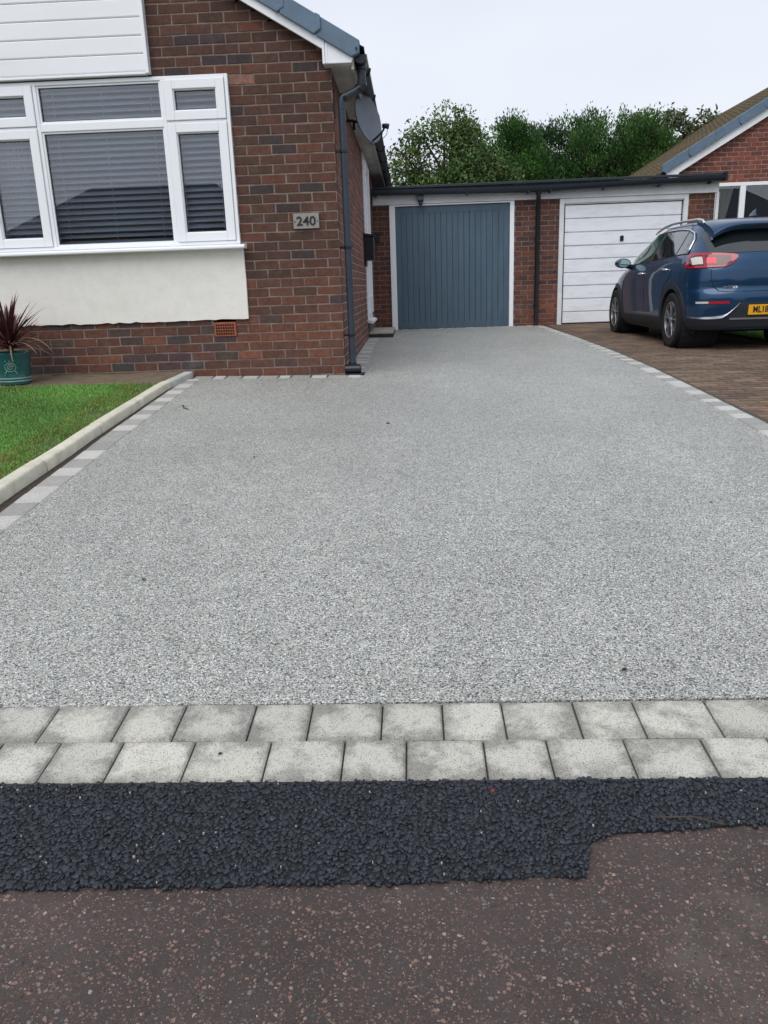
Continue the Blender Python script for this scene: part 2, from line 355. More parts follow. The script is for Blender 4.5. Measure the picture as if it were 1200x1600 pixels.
# ------------------------------------------------------------------ ground
YS = [-60, -40, -20, -10, -5, -2, 0, .6, 1.0, 1.3, 1.5, 1.62, 1.75, 1.92, 2.2, 2.6, 3, 3.3, 3.6, 3.83, 4.3, 4.77, 5.4, 6.13, 6.6, 6.861, 6.864, 7.13, 7.8, 8.5, 9.5, 10.5, 12, 13.3, 20, 40, 60, 120, 400]
def sheet(name, mat, x0, x1, y0, y1, dz, zf=gz, thick=.05, kind='structure', curve=None):
    ys = sorted({y0, y1, *[y for y in YS if y0 < y < y1], *([y0+(y1-y0)*i/24 for i in range(25)] if y1-y0 < 30 else [])})
    b = MB()
    def X(v, y): return v(y) if callable(v) else v
    P = []
    for y in ys:
        a, c = X(x0, y), X(x1, y); xc_ = [a+(c-a)*i/12 for i in range(13)] if c-a < 12 else [a, *[v for v in (-2.5, -2, -1.5, -1, -.5, 0, .5, 1) if a < v < c], c]
        P.append([(a, y, zf(y, a)+dz-thick)]+[(v, y, zf(y, v)+dz) for v in xc_]+[(c, y, zf(y, c)+dz-thick)])
    b.grid(P); n = len(P[0]); b.add([*P[0], *P[-1]], [tuple(range(n)), tuple(range(2*n-1, n-1, -1))])
    return struct(b.build(name, mat), kind)
b = MB(); xs = [-400, -80, -20, -4, -2, -1, 0, 1, 4, 20, 80, 400]
b.grid([[(x, y if abs(y) < 60 or y > 0 else -400, gz(y, x)-.07) for x in xs] for y in YS]); struct(b.build('ground', M['earth']))
sheet('road', M['old_asphalt'], -60, 60, -9, 1.60, 0, thick=.03)
sheet('far_pavement', M['old_asphalt'], -60, 60, -12, -9.05, .03, thick=.1)
def edge_in(y): return float(np.interp(y, [1.9, 3.2, 5, 6.861, 6.8635, 13.3], [-1.80, -1.808, -1.828, -1.85, -.60, -.60]))
def edge_out(y): return float(np.interp(y, [1.9, 3.5, 5, 7], [-1.945, -1.952, -1.972, -1.985]))
def kerb_x(y): return float(np.interp(y, [1.6, 3.5, 6.4, 6.98], [-2.008, -2.010, -2.005, -1.945]))
drive = sheet('resin_driveway', M['resin'], edge_in, 1.988, 1.918, 13.18, 0, thick=.04)
sheet('bedding_mortar', M['joint_sand'], lambda y: -2.03 if y < 6.98 else -.62, 2.17, 1.603, 13.2, -.012, thick=.04)
# neighbour's block paving, block by block
b = MB(); bw, bl, jt = .092, .185, .0042
pal = ['#6a5648', '#74604f', '#5d4c42', '#7b6553', '#66584c', '#6f5647']
y = 1.615; row = 0
while y < 13.24:
    x = 2.185 - (bl/2 if row % 2 else 0)
    while x < 8.2 and not (x > 3.95+(y-8)*-.05 and y < 11.2 and y > 2.4):
        x0 = max(x, 2.185); x1 = x+bl-jt
        if x1-x0 > .02:
            c = hx(random.choice(pal)); k = random.uniform(.8, 1.2); c = tuple(q*k for q in c)
            z = gn(y+bw/2)+random.uniform(-.0012, .0012); y1 = y+bw-jt; ch = .003
            b.add([(x0, y, z-.012), (x1, y, z-.012), (x1, y1, z-.012), (x0, y1, z-.012), (x0+ch, y+ch, z), (x1-ch, y+ch, z), (x1-ch, y1-ch, z), (x0+ch, y1-ch, z)],
                  [(4, 5, 6, 7), (0, 1, 5, 4), (1, 2, 6, 5), (2, 3, 7, 6), (3, 0, 4, 7)], c)
        x += bl
    y += bw; row += 1
struct(b.build('neighbour_driveway', M['block_paving'], fixn=False))
sheet('neighbour_driveway_bed', M['joint_sand'], 2.178, 8.3, 1.605, 13.26, -.007, zf=gn, thick=.04)
sheet('soil_gap', M['soil'], 2.128, 2.181, 1.605, 13.2, -.004, zf=gn, thick=.02)

# paving blocks
def paver(b, P, z, tint, top=.0, ch=.004):
    # P: four corners (x, y), counter-clockwise; z: function of y
    cx = sum(p[0] for p in P)/4; cy = sum(p[1] for p in P)/4
    def ins(p, d): return (p[0]+(d if p[0] < cx else -d), p[1]+(d if p[1] < cy else -d))
    lo = [(p[0], p[1], z(p[1], p[0])-.03) for p in P]; mi = [(p[0], p[1], z(p[1], p[0])+top-ch) for p in P]
    hi = [(*ins(p, ch), z(p[1], p[0])+top) for p in P]
    fs = [(8, 9, 10, 11)]+[(i, (i+1) % 4, 4+(i+1) % 4, 4+i) for i in range(4)]+[(4+i, 4+(i+1) % 4, 8+(i+1) % 4, 8+i) for i in range(4)]
    u = [(0, 0), (1, 0), (1, 1), (0, 1)]
    uv = [u]+[[u[i], u[(i+1) % 4], u[(i+1) % 4], u[i]] for i in range(4)]*2
    b.add(lo+mi+hi, fs, tint, uv)
b = MB(); g = .0024
row1 = [-1.87, -1.70, -1.54, -1.36, -1.17, -.998, -.8, -.642, -.448, -.293, -.103, .057, .216, .406, .564, .753, .93, 1.12, 1.29, 1.45, 1.64, 1.80, 1.955, 2.115]
row2 = [-1.87, -1.66, -1.47, -1.28, -1.08, -.927, -.763, -.576, -.381, -.193, -.038, .154, .31, .501, .69, .85, 1.04, 1.22, 1.40, 1.58, 1.76, 1.955, 2.115]
slopeY = -.006
def sy(x): return slopeY*(x)
for rr, ya, yb in ((row1, 1.758, 1.914), (row2, 1.603, 1.754)):
    for a, c in zip(rr[:-1], rr[1:]):
        t = random.uniform(.86, 1.06); w_ = random.uniform(-.012, .012)
        P = [(a+g, ya+sy(a)), (c-g, ya+sy(c)), (c-g, yb+sy(c)), (a+g, yb+sy(a))]
        paver(b, P, gz, (t, t*(1+w_*.5), t*(1+w_)), random.uniform(-.001, .0015), .005)
struct(b.build('paver_border', M['paver'], fixn=False))
def side_pavers(name, xa, xb, y0, y1, step=(.10, .19), gap=.0062, along='y'):
    b = MB(); y = y0; dk = False; fx = lambda v, q: v(q) if callable(v) else v
    while y < y1-.02:
        y2 = min(y1, y+random.choice([.11, .145, .145, .175])); dk = not dk if random.random() < .85 else dk; t = (random.uniform(.66, .80) if dk else random.uniform(1.02, 1.18))
        if along == 'y': P = [(fx(xa, y), y+gap), (fx(xb, y)-.003, y+gap), (fx(xb, y2)-.003, y2-gap), (fx(xa, y2), y2-gap)]
        else: P = [(y+gap, xa), (y2-gap, xa), (y2-gap, xb), (y+gap, xb)]
        paver(b, P, gz, (t, t, t*.99), .0015+random.uniform(0, .0018), .0055); y = y2
    return struct(b.build(name, M['paver_plain'], fixn=False))
side_pavers('paver_edging_left', edge_out, edge_in, 1.93, 6.86)
side_pavers('paver_edging_right', 1.992, 2.118, 1.93, 13.1)
side_pavers('paver_edging_side_wall', -.592, -.455, 7.0, 11.08)
side_pavers('paver_edging_front_wall', 6.865, 6.992, -1.93, -.45, along='x')
side_pavers('paver_edging_garage', 13.19, 13.28, -.3, 2.1, along='x')
# kerb of concrete edging stones
b = MB(); segs = [1.62, 2.5, 3.32, 4.141, 4.951, 5.725, 6.50, 6.985]
for i, (a, c) in enumerate(zip(segs[:-1], segs[1:])):
    t = random.uniform(.94, 1.08); col = (.80, .87, .98) if i == len(segs)-2 else (t, t, t*.98)
    dh, dx = random.uniform(-.003, .003), random.uniform(-.002, .002)
    n = 6; P = []; ts = [a+.004, a+.010]+[a+(c-a)*k/n for k in range(1, n)]+[c-.010, c-.004]
    for j, y in enumerate(ts):
        k = 1 if 0 < j < len(ts)-1 else .88
        x1 = kerb_x(y)+dx; x0 = x1-.078; h = float(np.interp(y, [1.6, 4, 5.2, 7], [.070, .066, .058, .050]))*k+dh
        prof = [(x0, -.05), (x1, -.05), (x1, h-.014), (x1-.003, h-.006), (x1-.008, h-.0015), (x1-.015, h), (x0+.006, h), (x0, h-.006)]
        prof = [((p-x1)*(k if p > x0+.03 else 1)+x1-(.002 if k < 1 else 0), q) for p, q in prof]
        P.append([(p[0], y, gz(y, -2.05)+p[1]) for p in prof+prof[:1]])
    b.grid(P, col); b.add(P[0][:-1], [tuple(range(8))], col); b.add(P[-1][:-1], [tuple(range(7, -1, -1))], col)
struct(b.build('kerb', M['kerb'], smooth='auto'))
sheet('soil_strip', M['soil'], lambda y: kerb_x(y)-.01, lambda y: edge_out(y)-.001, 1.62, 6.86, -.002, thick=.03)
# lawn and bed
def lz(y, x=0): return gz(y, -2.1)+float(np.interp(y, [1.6, 5, 6.99], [.05, .042, .046]))
sheet('lawn_ground', M['lawn_soil'], -7.9, lambda y: kerb_x(y)-.076, 1.62, 6.42, 0, zf=lz, thick=.1)
sheet('flower_bed', M['bed_soil'], -7.9, lambda y: kerb_x(y)-.076, 6.42, 6.995, .004, zf=lz, thick=.1)
sheet('neighbour_lawn', M['lawn_soil'], 4.02, 12, 2.0, 11.1, .01, zf=gn, thick=.06)

# ------------------------------------------------------------------ loose stone
def ico(k):
    B = bmesh.new(); bmesh.ops.create_icosphere(B, subdivisions=k, radius=1)
    r = np.array([v.co[:] for v in B.verts]), np.array([[v.index for v in f.verts] for f in B.faces]); B.free(); return r
ICV, ICF = ico(1)
def rand_rot(n):
    q = rng.normal(size=(n, 4)); q /= np.linalg.norm(q, axis=1)[:, None]; a, b_, c_, d_ = q.T
    return np.stack([np.stack([1-2*(c_*c_+d_*d_), 2*(b_*c_-a*d_), 2*(b_*d_+a*c_)], 1), np.stack([2*(b_*c_+a*d_), 1-2*(b_*b_+d_*d_), 2*(c_*d_-a*b_)], 1),
                     np.stack([2*(b_*d_-a*c_), 2*(c_*d_+a*b_), 1-2*(b_*b_+c_*c_)], 1)], 1)
def np_mesh(name, V, F, C, mat, k):
    me = bpy.data.meshes.new(name); nv, nf = len(V), len(F)
    me.vertices.add(nv); me.vertices.foreach_set('co', V.astype(np.float32).ravel())
    me.loops.add(nf*k); me.loops.foreach_set('vertex_index', F.astype(np.int32).ravel())
    me.polygons.add(nf); me.polygons.foreach_set('loop_start', np.arange(nf, dtype=np.int32)*k); me.polygons.foreach_set('loop_total', np.full(nf, k, dtype=np.int32))
    me.update(calc_edges=True); a = me.color_attributes.new('tint', 'FLOAT_COLOR', 'POINT')
    cc = np.ones((nv, 4), dtype=np.float32); cc[:, :3] = C; a.data.foreach_set('color', cc.ravel())
    me.materials.append(mat); me.validate(); o = bpy.data.objects.new(name, me); COL.objects.link(o); return o
def stones(name, pos, size, flat, cols, mat, base=None, cuts=0, ztop=None):
    icov, icof = base or (ICV, ICF); nb_v = len(icov)
    n = len(pos); R = rand_rot(n)
    V = np.repeat(icov[None], n, 0)*(1+rng.normal(0, .21 if nb_v == 12 else .06, (n, nb_v, 1)))
    V = V*np.stack([np.ones(n), rng.uniform(.6, .95, n), rng.uniform(.45, .8, n)], 1)[:, None, :]
    for _ in range(cuts):
        nn = rng.normal(size=(n, 1, 3)); nn /= np.linalg.norm(nn, axis=2)[:, :, None]; d = (V*nn).sum(2, keepdims=True)-rng.uniform(.3, .6, (n, 1, 1))
        V = V-np.maximum(d, 0)*nn
    V = np.einsum('nij,nkj->nki', R, V)*size[:, None, None]; V[:, :, 2] *= flat
    V = V+pos[:, None, :]; F = icof[None]+np.arange(n)[:, None, None]*nb_v
    if ztop is not None: V[:, :, 2] = np.minimum(V[:, :, 2], ztop[:, None]+(V[:, :, 2]-ztop[:, None])*.15)
    return np_mesh(name, V.reshape(-1, 3), F.reshape(-1, 3), np.repeat(cols, nb_v, 0), mat, 3)
# outline of the new strip of black macadam (front edge, towards the camera)
TX = np.array([-2.6, -1.6, -1.1, -.831, -.645, -.453, -.25, -.079, .05, .169, .312, .318, .345, .41, .52, .62, .723, 1.1, 1.6, 2.4])
TY = np.array([1.25, 1.245, 1.25, 1.252, 1.263, 1.259, 1.268, 1.266, 1.276, 1.282, 1.286, 1.30, 1.39, 1.412, 1.42, 1.431, 1.437, 1.45, 1.44, 1.45])
b = MB(); xs = np.arange(-2.6, 3.2, .02)
P = [[(x, np.interp(x, TX, TY)+.006, -1.124), (x, np.interp(x, TX, TY)+.010+.004*math.sin(x*37), -1.1150), (x, 1.50, -1.1148), (x, 1.598, -1.1110)] for x in xs]
b.grid(P); struct(b.build('macadam_strip', M['bitumen']))
def chips(name, X, Y, Z, r, h, cols, mat, tilt=.13, K=6):
    n = len(X); ang = (np.arange(K)[None]+rng.uniform(-.38, .38, (n, K)))*2*PI/K+rng.uniform(0, 6.28, (n, 1))
    rad = r[:, None]*rng.uniform(.70, 1.28, (n, K)); el = rng.uniform(.55, 1.0, (n, 1)); th = rng.uniform(0, PI, (n, 1))
    x, y = np.cos(ang)*rad, np.sin(ang)*rad*el; x, y = x*np.cos(th)-y*np.sin(th), x*np.sin(th)+y*np.cos(th)
    tx, ty = rng.normal(0, tilt, (n, 1)), rng.normal(0, tilt, (n, 1)); rings = []
    top_off = rng.uniform(-.12, .12, (n, 2, 1))*r[:, None, None]
    for sc_, dz in ((1.02, -1.4), (1.0, -.10), (.90, 0)):
        xx, yy = x*sc_+(top_off[:, 0] if sc_ < 1 else 0), y*sc_+(top_off[:, 1] if sc_ < 1 else 0)
        rings.append(np.stack([xx, yy, (h[:, None]*dz)+xx*tx+yy*ty+rng.normal(0, .04, xx.shape)*h[:, None]], 2))
    V = np.concatenate(rings, 1)+np.stack([X, Y, Z], 1)[:, None, :]
    F = [[0+2*K, i+2*K, i+1+2*K] for i in range(1, K-1)]
    for q in (0, K):
        for i in range(K): j = (i+1) % K; F += [[q+i, q+j, q+K+j], [q+i, q+K+j, q+K+i]]
    F = np.array(F)[None]+np.arange(n)[:, None, None]*3*K
    return np_mesh(name, V.reshape(-1, 3)*S, F.reshape(-1, 3), np.repeat(cols, 3*K, 0), mat, 3)
def chip_grid(gp, jit, keepf):
    gx, gy = np.meshgrid(np.arange(-2.6, 3.2, gp), np.arange(1.23, 1.61, gp*.87)); gx = gx+((np.arange(gx.shape[0]) % 2)*gp/2)[:, None]
    X, Y = gx.ravel()+rng.normal(0, jit, gx.size), gy.ravel()+rng.normal(0, jit, gx.size)
    k = (Y > np.interp(X, TX, TY)+.004+.003*np.sin(X*31)+rng.normal(0, .003, len(X))) & (Y < 1.596+rng.normal(0, .002, len(X))) & (rng.random(len(X)) < keepf)
    return X[k], Y[k]
XA, YA = chip_grid(.0138, .0036, .93); XB, YB = chip_grid(.0088, .003, .75); na, nb2 = len(XA), len(XB)
X, Y = np.concatenate([XA, XB]), np.concatenate([YA, YB]); n = len(X); big_ = np.arange(n) < na
Z = -1.1112+rng.normal(0, .0007, n)-np.where(big_, 0, .0012)+np.interp(Y, [1.5, 1.6], [0, .004])
g0 = rng.uniform(.7, 1.5, n)[:, None]; C = g0*np.array([hx('#22262e')]); r_ = np.where(big_, rng.uniform(.0056, .0086, n), rng.uniform(.0030, .0050, n))
w8 = rng.random(n) < .0045; C[w8] = np.array(hx('#a5a29a')); r_[w8] = .0024; Z[w8] += .0022
struct(chips('macadam_stones', X, Y, Z, r_, rng.uniform(.0030, .0042, n), C, M['black_stone'], K=5), 'stuff')
# worn chips standing in the old road surface
n = 12000; X = rng.uniform(-1.6, 1.7, n); Y = rng.uniform(.55, 1.46, n); k = Y < np.interp(X, TX, TY)-.004; X, Y = X[k], Y[k]; n = len(X)
pc = np.array([hx(c) for c in ('#83675c', '#70564d', '#99796c', '#544741', '#8a7c74', '#66514a', '#a88f82', '#454c50')])
struct(stones('road_chippings', np.stack([X, Y, np.array([gz(y) for y in Y])+.0002], 1)*S, rng.uniform(.0016, .0040, n)*rng.choice([.7, 1, 1.3], n)*S, .5, pc[rng.choice(8, n, p=[.2,.22,.1,.18,.08,.15,.03,.04])]*rng.uniform(.6, 1.05, n)[:, None], M['chip_stone']), 'stuff')

# ------------------------------------------------------------------ grass
def grass(name, n, x0, x1, y0, y1, zf, h0, h1):
    X = rng.uniform(x0, x1, n); Y = rng.uniform(y0, y1, n)
    f = np.sin(X*5.1+1.3*np.sin(Y*3.7))*np.sin(Y*4.3+X*2.2)+.6*np.sin(X*13+Y*9)
    bare = ((X > x1-.16) & (np.sin(Y*7.3)+rng.normal(0, .5, n) > .2)) | ((f > 1.15) & (rng.random(n) < .6)) | ((Y > y1-.1) & (rng.random(n) < .5))
    X, Y, f = X[~bare], Y[~bare], f[~bare]; n = len(X)
    h = rng.uniform(h0, h1, n)*(1+.2*f); a = rng.uniform(0, 2*PI, n); lean = rng.uniform(.1, .8, n)*h; wd = rng.uniform(.0018, .0034, n)
    Z = np.array([zf(y) for y in Y]); dx, dy = np.cos(a), np.sin(a); px, py = -dy*wd, dx*wd
    V = np.stack([np.stack([X-px, Y-py, Z], 1), np.stack([X+px, Y+py, Z], 1),
                  np.stack([X+px*.7+dx*lean*.4, Y+py*.7+dy*lean*.4, Z+h*.6], 1), np.stack([X-px*.7+dx*lean*.4, Y-py*.7+dy*lean*.4, Z+h*.6], 1),
                  np.stack([X+dx*lean, Y+dy*lean, Z+h], 1)], 1)
    base = np.array(hx('#74a84e')); yel = np.array(hx('#7f8c48')); br = np.array(hx('#8a7440')); dk = np.array(hx('#5c8e40'))
    t = rng.random(n)[:, None]; C = base*(.75+.5*rng.random((n, 1))); C = np.where(t > .86, yel*(.7+.4*t), C); C = np.where(t < .25, dk, C)
    C = np.where(((f > .8) & (rng.random(n) < .2))[:, None], br, C)
    C = np.where(((X > x1-.28) & (rng.random(n) < .3))[:, None], br*.9+yel*.2, C)
    F = np.array([[0, 1, 2, 3], [3, 2, 4, 4]])
    i0 = np.arange(n)[:, None]*5
    Q = (i0+np.array([0, 1, 2])); Q2 = i0+np.array([0, 2, 3]); Q3 = i0+np.array([3, 2, 4])
    return np_mesh(name, V.reshape(-1, 3)*S, np.concatenate([Q, Q2, Q3]), np.repeat(C, 5, 0), M['grass_blade'], 3)
struct(grass('lawn_grass', 170000, -4.2, -2.087, 3.2, 6.46, lz, .009, .020), 'stuff')
struct(grass('neighbour_grass', 25000, 4.03, 6.2, 7.8, 11.1, lambda y: gn(y)+.01, .02, .04), 'stuff')

# ------------------------------------------------------------------ brickwork
def brick_wall(name, mname, parent, O, U, N, u0, u1, z0, z1, holes=(), keep=None, pal=None, phase=0., k0=0, label=None, course=.0749, pitch=.2075, ends=(False, False), mort='mortar'):
    O, U, N = Vector(O), Vector(U), Vector(N); bb, mm = MB(), MB(); j = .0115
    r = random.Random(hash(name) % 1000 if False else len(name)*7+int(abs(u0)*100))
    def W(u, z, d): p = O+U*u+N*d; return (p.x, p.y, z)
    # mortar sheet around the openings
    us = sorted({u0, u1, *[h[0] for h in holes if u0 < h[0] < u1], *[h[1] for h in holes if u0 < h[1] < u1]})
    zs = sorted({z0, z1, *[h[2] for h in holes if z0 < h[2] < z1], *[h[3] for h in holes if z0 < h[3] < z1]})
    if keep and keep is not True:
        us = sorted(set(us) | {u0+(u1-u0)*i/60 for i in range(61)}); zs = sorted(set(zs) | {z0+(z1-z0)*i/60 for i in range(61)})
    for a, c in zip(us[:-1], us[1:]):
        for d, e in zip(zs[:-1], zs[1:]):
            mu, mz = (a+c)/2, (d+e)/2
            if any(h[0] < mu < h[1] and h[2] < mz < h[3] for h in holes): continue
            if keep and not keep(mu, mz): continue
            mm.add([W(a, d, 0), W(c, d, 0), W(c, e, 0), W(a, e, 0)], [(0, 1, 2, 3)])
    kz = int(math.floor((z0+.722)/course+1e-6)); z = -.722+kz*course; row = kz+k0
    while z < z1:
        za, zb = max(z+j/2, z0), min(z+course-j/2, z1)
        if zb-za > .02:
            u = math.floor((u0-phase)/pitch)*pitch+phase-(pitch/2 if row % 2 else 0)
            while u < u1:
                segs_ = [(max(u+j/2, u0), min(u+pitch-j/2, u1))]; zc = (za+zb)/2
                for h in holes:
                    if h[2]-.01 < zc < h[3]+.01:
                        ns = []
                        for a, c in segs_:
                            if c <= h[0] or a >= h[1]: ns.append((a, c))
                            else:
                                if a < h[0]: ns.append((a, h[0]))
                                if c > h[1]: ns.append((h[1], c))
                        segs_ = ns
                for a, c in segs_:
                    if c-a < .022 or (keep and not keep((a+c)/2, zc)): continue
                    col = pal(r, (a+c)/2, zc)
                    q = lambda: r.uniform(-.0026, .0026)
                    d = .0042+r.uniform(-.001, .0012); ch = .0022
                    A = [(a+q(), za+q()), (c+q(), za+q()), (c+q(), zb+q()), (a+q(), zb+q())]
                    mu = (a+c)/2
                    I = [(x+(ch if x < mu else -ch), y_+(ch if y_ < zc else -ch)) for x, y_ in A]
                    bb.add([W(x, y_, -.001) for x, y_ in A]+[W(x, y_, d-.003) for x, y_ in A]+[W(x, y_, d) for x, y_ in I],
                           [(8, 9, 10, 11)]+[(i, (i+1) % 4, 4+(i+1) % 4, 4+i) for i in range(4)]+[(4+i, 4+(i+1) % 4, 8+(i+1) % 4, 8+i) for i in range(4)], col)
                u += pitch
        z += course; row += 1
    o = bb.build('brickwork', M['brick'], parent); mm.build('mortar', M[mort], o, fixn=False)
    return o
def mkpal(cols, low=None, zlow=-.2, jit=.10):
    cs = [(hx(c), w_) for c, w_ in cols]; ls = [(hx(c), w_) for c, w_ in (low or cols)]
    def f(r, u, z):
        L_ = ls if z < zlow+r.uniform(-.25, .25) else cs
        c = r.choices([x for x, _ in L_], [x for _, x in L_])[0]; k = 1+r.uniform(-jit, jit)
        return tuple(x*k*(.86 if z > zlow+.15 and low else 1) for x in c)
    return f
pal_front = mkpal([('#5b3c2f', 5), ('#50382d', 4), ('#603d30', 4), ('#423637', 1.3), ('#6c4233', 1.3), ('#7a4a33', .25), ('#573a30', 3)],
                  [('#664031', 5), ('#5b3c30', 4), ('#6d4331', 2.5), ('#4f3c37', .9), ('#5d3d33', 4), ('#754836', .35)], -.05)
pal_side = mkpal([('#71463a', 4), ('#653f35', 4), ('#7a4a39', 2), ('#593c36', 2), ('#82523f', 1)])
pal_gar = mkpal([('#633f36', 4), ('#6b4236', 4), ('#573a34', 3), ('#4f3835', 2), ('#794634', .9)], [('#744434', 3), ('#694033', 3), ('#7f4c37', 1.2), ('#5c3b33', 2)], -.2)
pal_nb = mkpal([('#7a4336', 5), ('#703e33', 4), ('#834938', 3), ('#653a32', 2)])
def pal_base(r, u, z):
    return pal_front(r, u, z)

# ------------------------------------------------------------------ our house
XC, XR = -4.25, -.6
house = thing('house', 'dark brown brick bungalow on the left with white cladding over its wide white window', 'house', (-4.25, 10, -.75))
def verge_z(x): return 1.796+.586*(-.636-x) if x > XC else 1.796+.586*(-.636-(2*XC-x))
XL = 2*XC-XR
WX0, WX1, WZ0, WZ1 = -3.555, -1.432, .372, 1.682
def fpal(r, u, z):
    x = u
    if z > 1.63 and z < 1.72 and -1.43 < x < -1.30: return hx('#8a6253')
    if x < -1.6 and z < -.2 and r.random() < .4: return tuple(q*r.uniform(.85, 1.15) for q in hx(r.choice(['#4d3c39', '#473a3a', '#503e38'])))
    return pal_front(r, u, z)
brick_wall('front', None, house, (0, 7.0, 0), (1, 0, 0), (0, -1, 0), XL, XR, -.80, 3.9,
           holes=[(WX0, WX1, WZ0, WZ1), (-1.725, -1.528, -.372, -.225)], keep=lambda u, z: z < verge_z(u)+.03, pal=fpal, phase=XR, k0=1)
brick_wall('side', None, house, (XR, 0, 0), (0, 1, 0), (1, 0, 0), 7.0, 16.5, -.80, 1.70,
           holes=[(10.93, 12.05, -.43, 1.66)], pal=pal_side, phase=7.0, k0=0, mort='mortar_light')
b = MB(); b.box(XL, XL+.1, 7.02, 16.5, -.8, 1.7); b.box(XL+.1, XR-.02, 16.4, 16.5, -.8, 1.7)
b.prism([(XL, 1.7), (XR, 1.7), (XC, 3.8)], 'y', 16.4, 16.5); b.build('rear_wall', M['opposite_wall'], house)
# rendered panel under the window, air brick
b = MB()
pts = []; xx = -6.4
while xx < -1.405: pts.append((xx, -.225+random.uniform(-.006, .006))); xx += .05
b.prism(pts+[(-1.413, -.224), (-1.408, .10), (-1.412, .372), (-6.4, .372)], 'y', 6.972, 7.0); b.build('render_panel', M['render'], house)
ab = MB(); ab.box(-1.722, -1.531, 6.985, 7.03, -.368, -.247); airb = ab.build('air_brick', M['terracotta'], house, bevel=.004)
hb = MB()
for i in range(8):
    for k in range(4): x = -1.707+i*.0206; z = -.354+k*.0245; hb.box(x, x+.0135, 6.982, 6.99, z, z+.0155)
hb.build('vent_hole', M['dark_hole'], airb)
# shiplap cladding above the window
b = MB(); bp_ = .1285; z = 1.715; x0, x1 = -6.45, -2.075
i = 0
while z < 3.3:
    b.prism([(6.940, z), (6.936, z+.004), (6.934, z+.010), (6.934, z+bp_-.010), (6.938, z+bp_-.0045), (6.952, z+bp_-.004), (6.99, z+bp_-.004), (6.99, z)], 'x', x0, x1)
    z += bp_; i += 1
b.build('cladding', M['cladding'], house)
b = MB(); b.box(x1-.002, x1+.028, 6.925, 6.995, 1.70, 2.62); b.box(x0-.03, x0, 6.925, 6.995, 1.7, 2.6); b.box(x0, x1, 6.93, 6.995, 1.694, 1.712)
b.build('cladding_trim', M['upvc'], house, bevel=.004)
# front window
win = MB(); YF, YB = 6.965, 7.035
def fr(b, x0, x1, z0, z1, t, y0=YF, y1=YB, tb=None):
    tb = tb or t
    b.box(x0, x0+t, y0, y1, z0, z1); b.box(x1-t, x1, y0, y1, z0, z1); b.box(x0+t, x1-t, y0+.0015, y1, z0, z0+tb); b.box(x0+t, x1-t, y0+.0015, y1, z1-tb, z1)
fr(win, WX0, WX1, WZ0+.02, WZ1, .028)
for x in (-3.014, -1.967): win.box(x-.014, x+.014, YF+.001, YB, WZ0+.048, WZ1-.028)
win.box(-3.0, -1.981, YF+.0025, YB, 1.312, 1.372)
for a, c in ((WX0+.028, -3.028), (-1.953, WX1-.028)): win.box(a, c, YF+.002, YB, 1.333, 1.353)
# glazing beads of the fixed lights
wf = win.build('window_frame', M['upvc'], house, bevel=.004)
b = MB(); 
for (a, c, d, e) in ((-3.0, -1.981, .42, 1.312), (-3.0, -1.981, 1.372, WZ1-.028)): fr(b, a, c, d, e, .016, YF+.012, YB-.02)
b.build('glazing_bead', M['upvc'], wf, bevel=.003)
def sash(x0, x1, z0, z1, nm):
    b = MB(); fr(b, x0, x1, z0, z1, .068, YF-.012, YB-.01); fr(b, x0+.068, x1-.068, z0+.068, z1-.068, .008, YF+.0, YB-.02)
    return b.build(nm, M['upvc'], wf, bevel=.006)
for a, c in ((-3.522, -3.031), (-1.950, -1.463)):
    sash(a, c, .422, 1.331, 'casement'); sash(a, c, 1.355, 1.652, 'fanlight')
for (a, c, d, e) in ((-2.984, -1.997, .436, 1.296), (-2.984, -1.997, 1.388, 1.638), (-3.446, -3.107, .498, 1.255), (-1.874, -1.539, .498, 1.255), (-3.446, -3.107, 1.431, 1.576), (-1.874, -1.539, 1.431, 1.576)):
    b = MB(); b.box(a-.004, c+.004, 7.0, 7.004, d-.004, e+.004); b.build('window_pane', M['glass'], wf)
    b = MB(); fr(b, a-.005, c+.005, d-.005, e+.005, .0085, 6.992, 6.9985); b.build('gasket', M['black_plastic'], wf)
b = MB(); b.prism([(6.88, .352), (6.875, .358), (6.875, .372), (6.885, .380), (6.965, .390), (7.03, .390), (7.03, .352)], 'x', WX0-.05, WX1+.05); b.build('window_sill', M['upvc'], wf, bevel=.003)
# room behind
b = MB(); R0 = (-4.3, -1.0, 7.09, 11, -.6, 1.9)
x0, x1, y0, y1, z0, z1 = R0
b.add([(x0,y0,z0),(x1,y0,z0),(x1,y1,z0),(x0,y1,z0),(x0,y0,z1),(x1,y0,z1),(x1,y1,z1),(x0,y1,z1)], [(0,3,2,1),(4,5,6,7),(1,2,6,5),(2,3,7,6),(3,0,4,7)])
b.build('room', M['interior'], house)
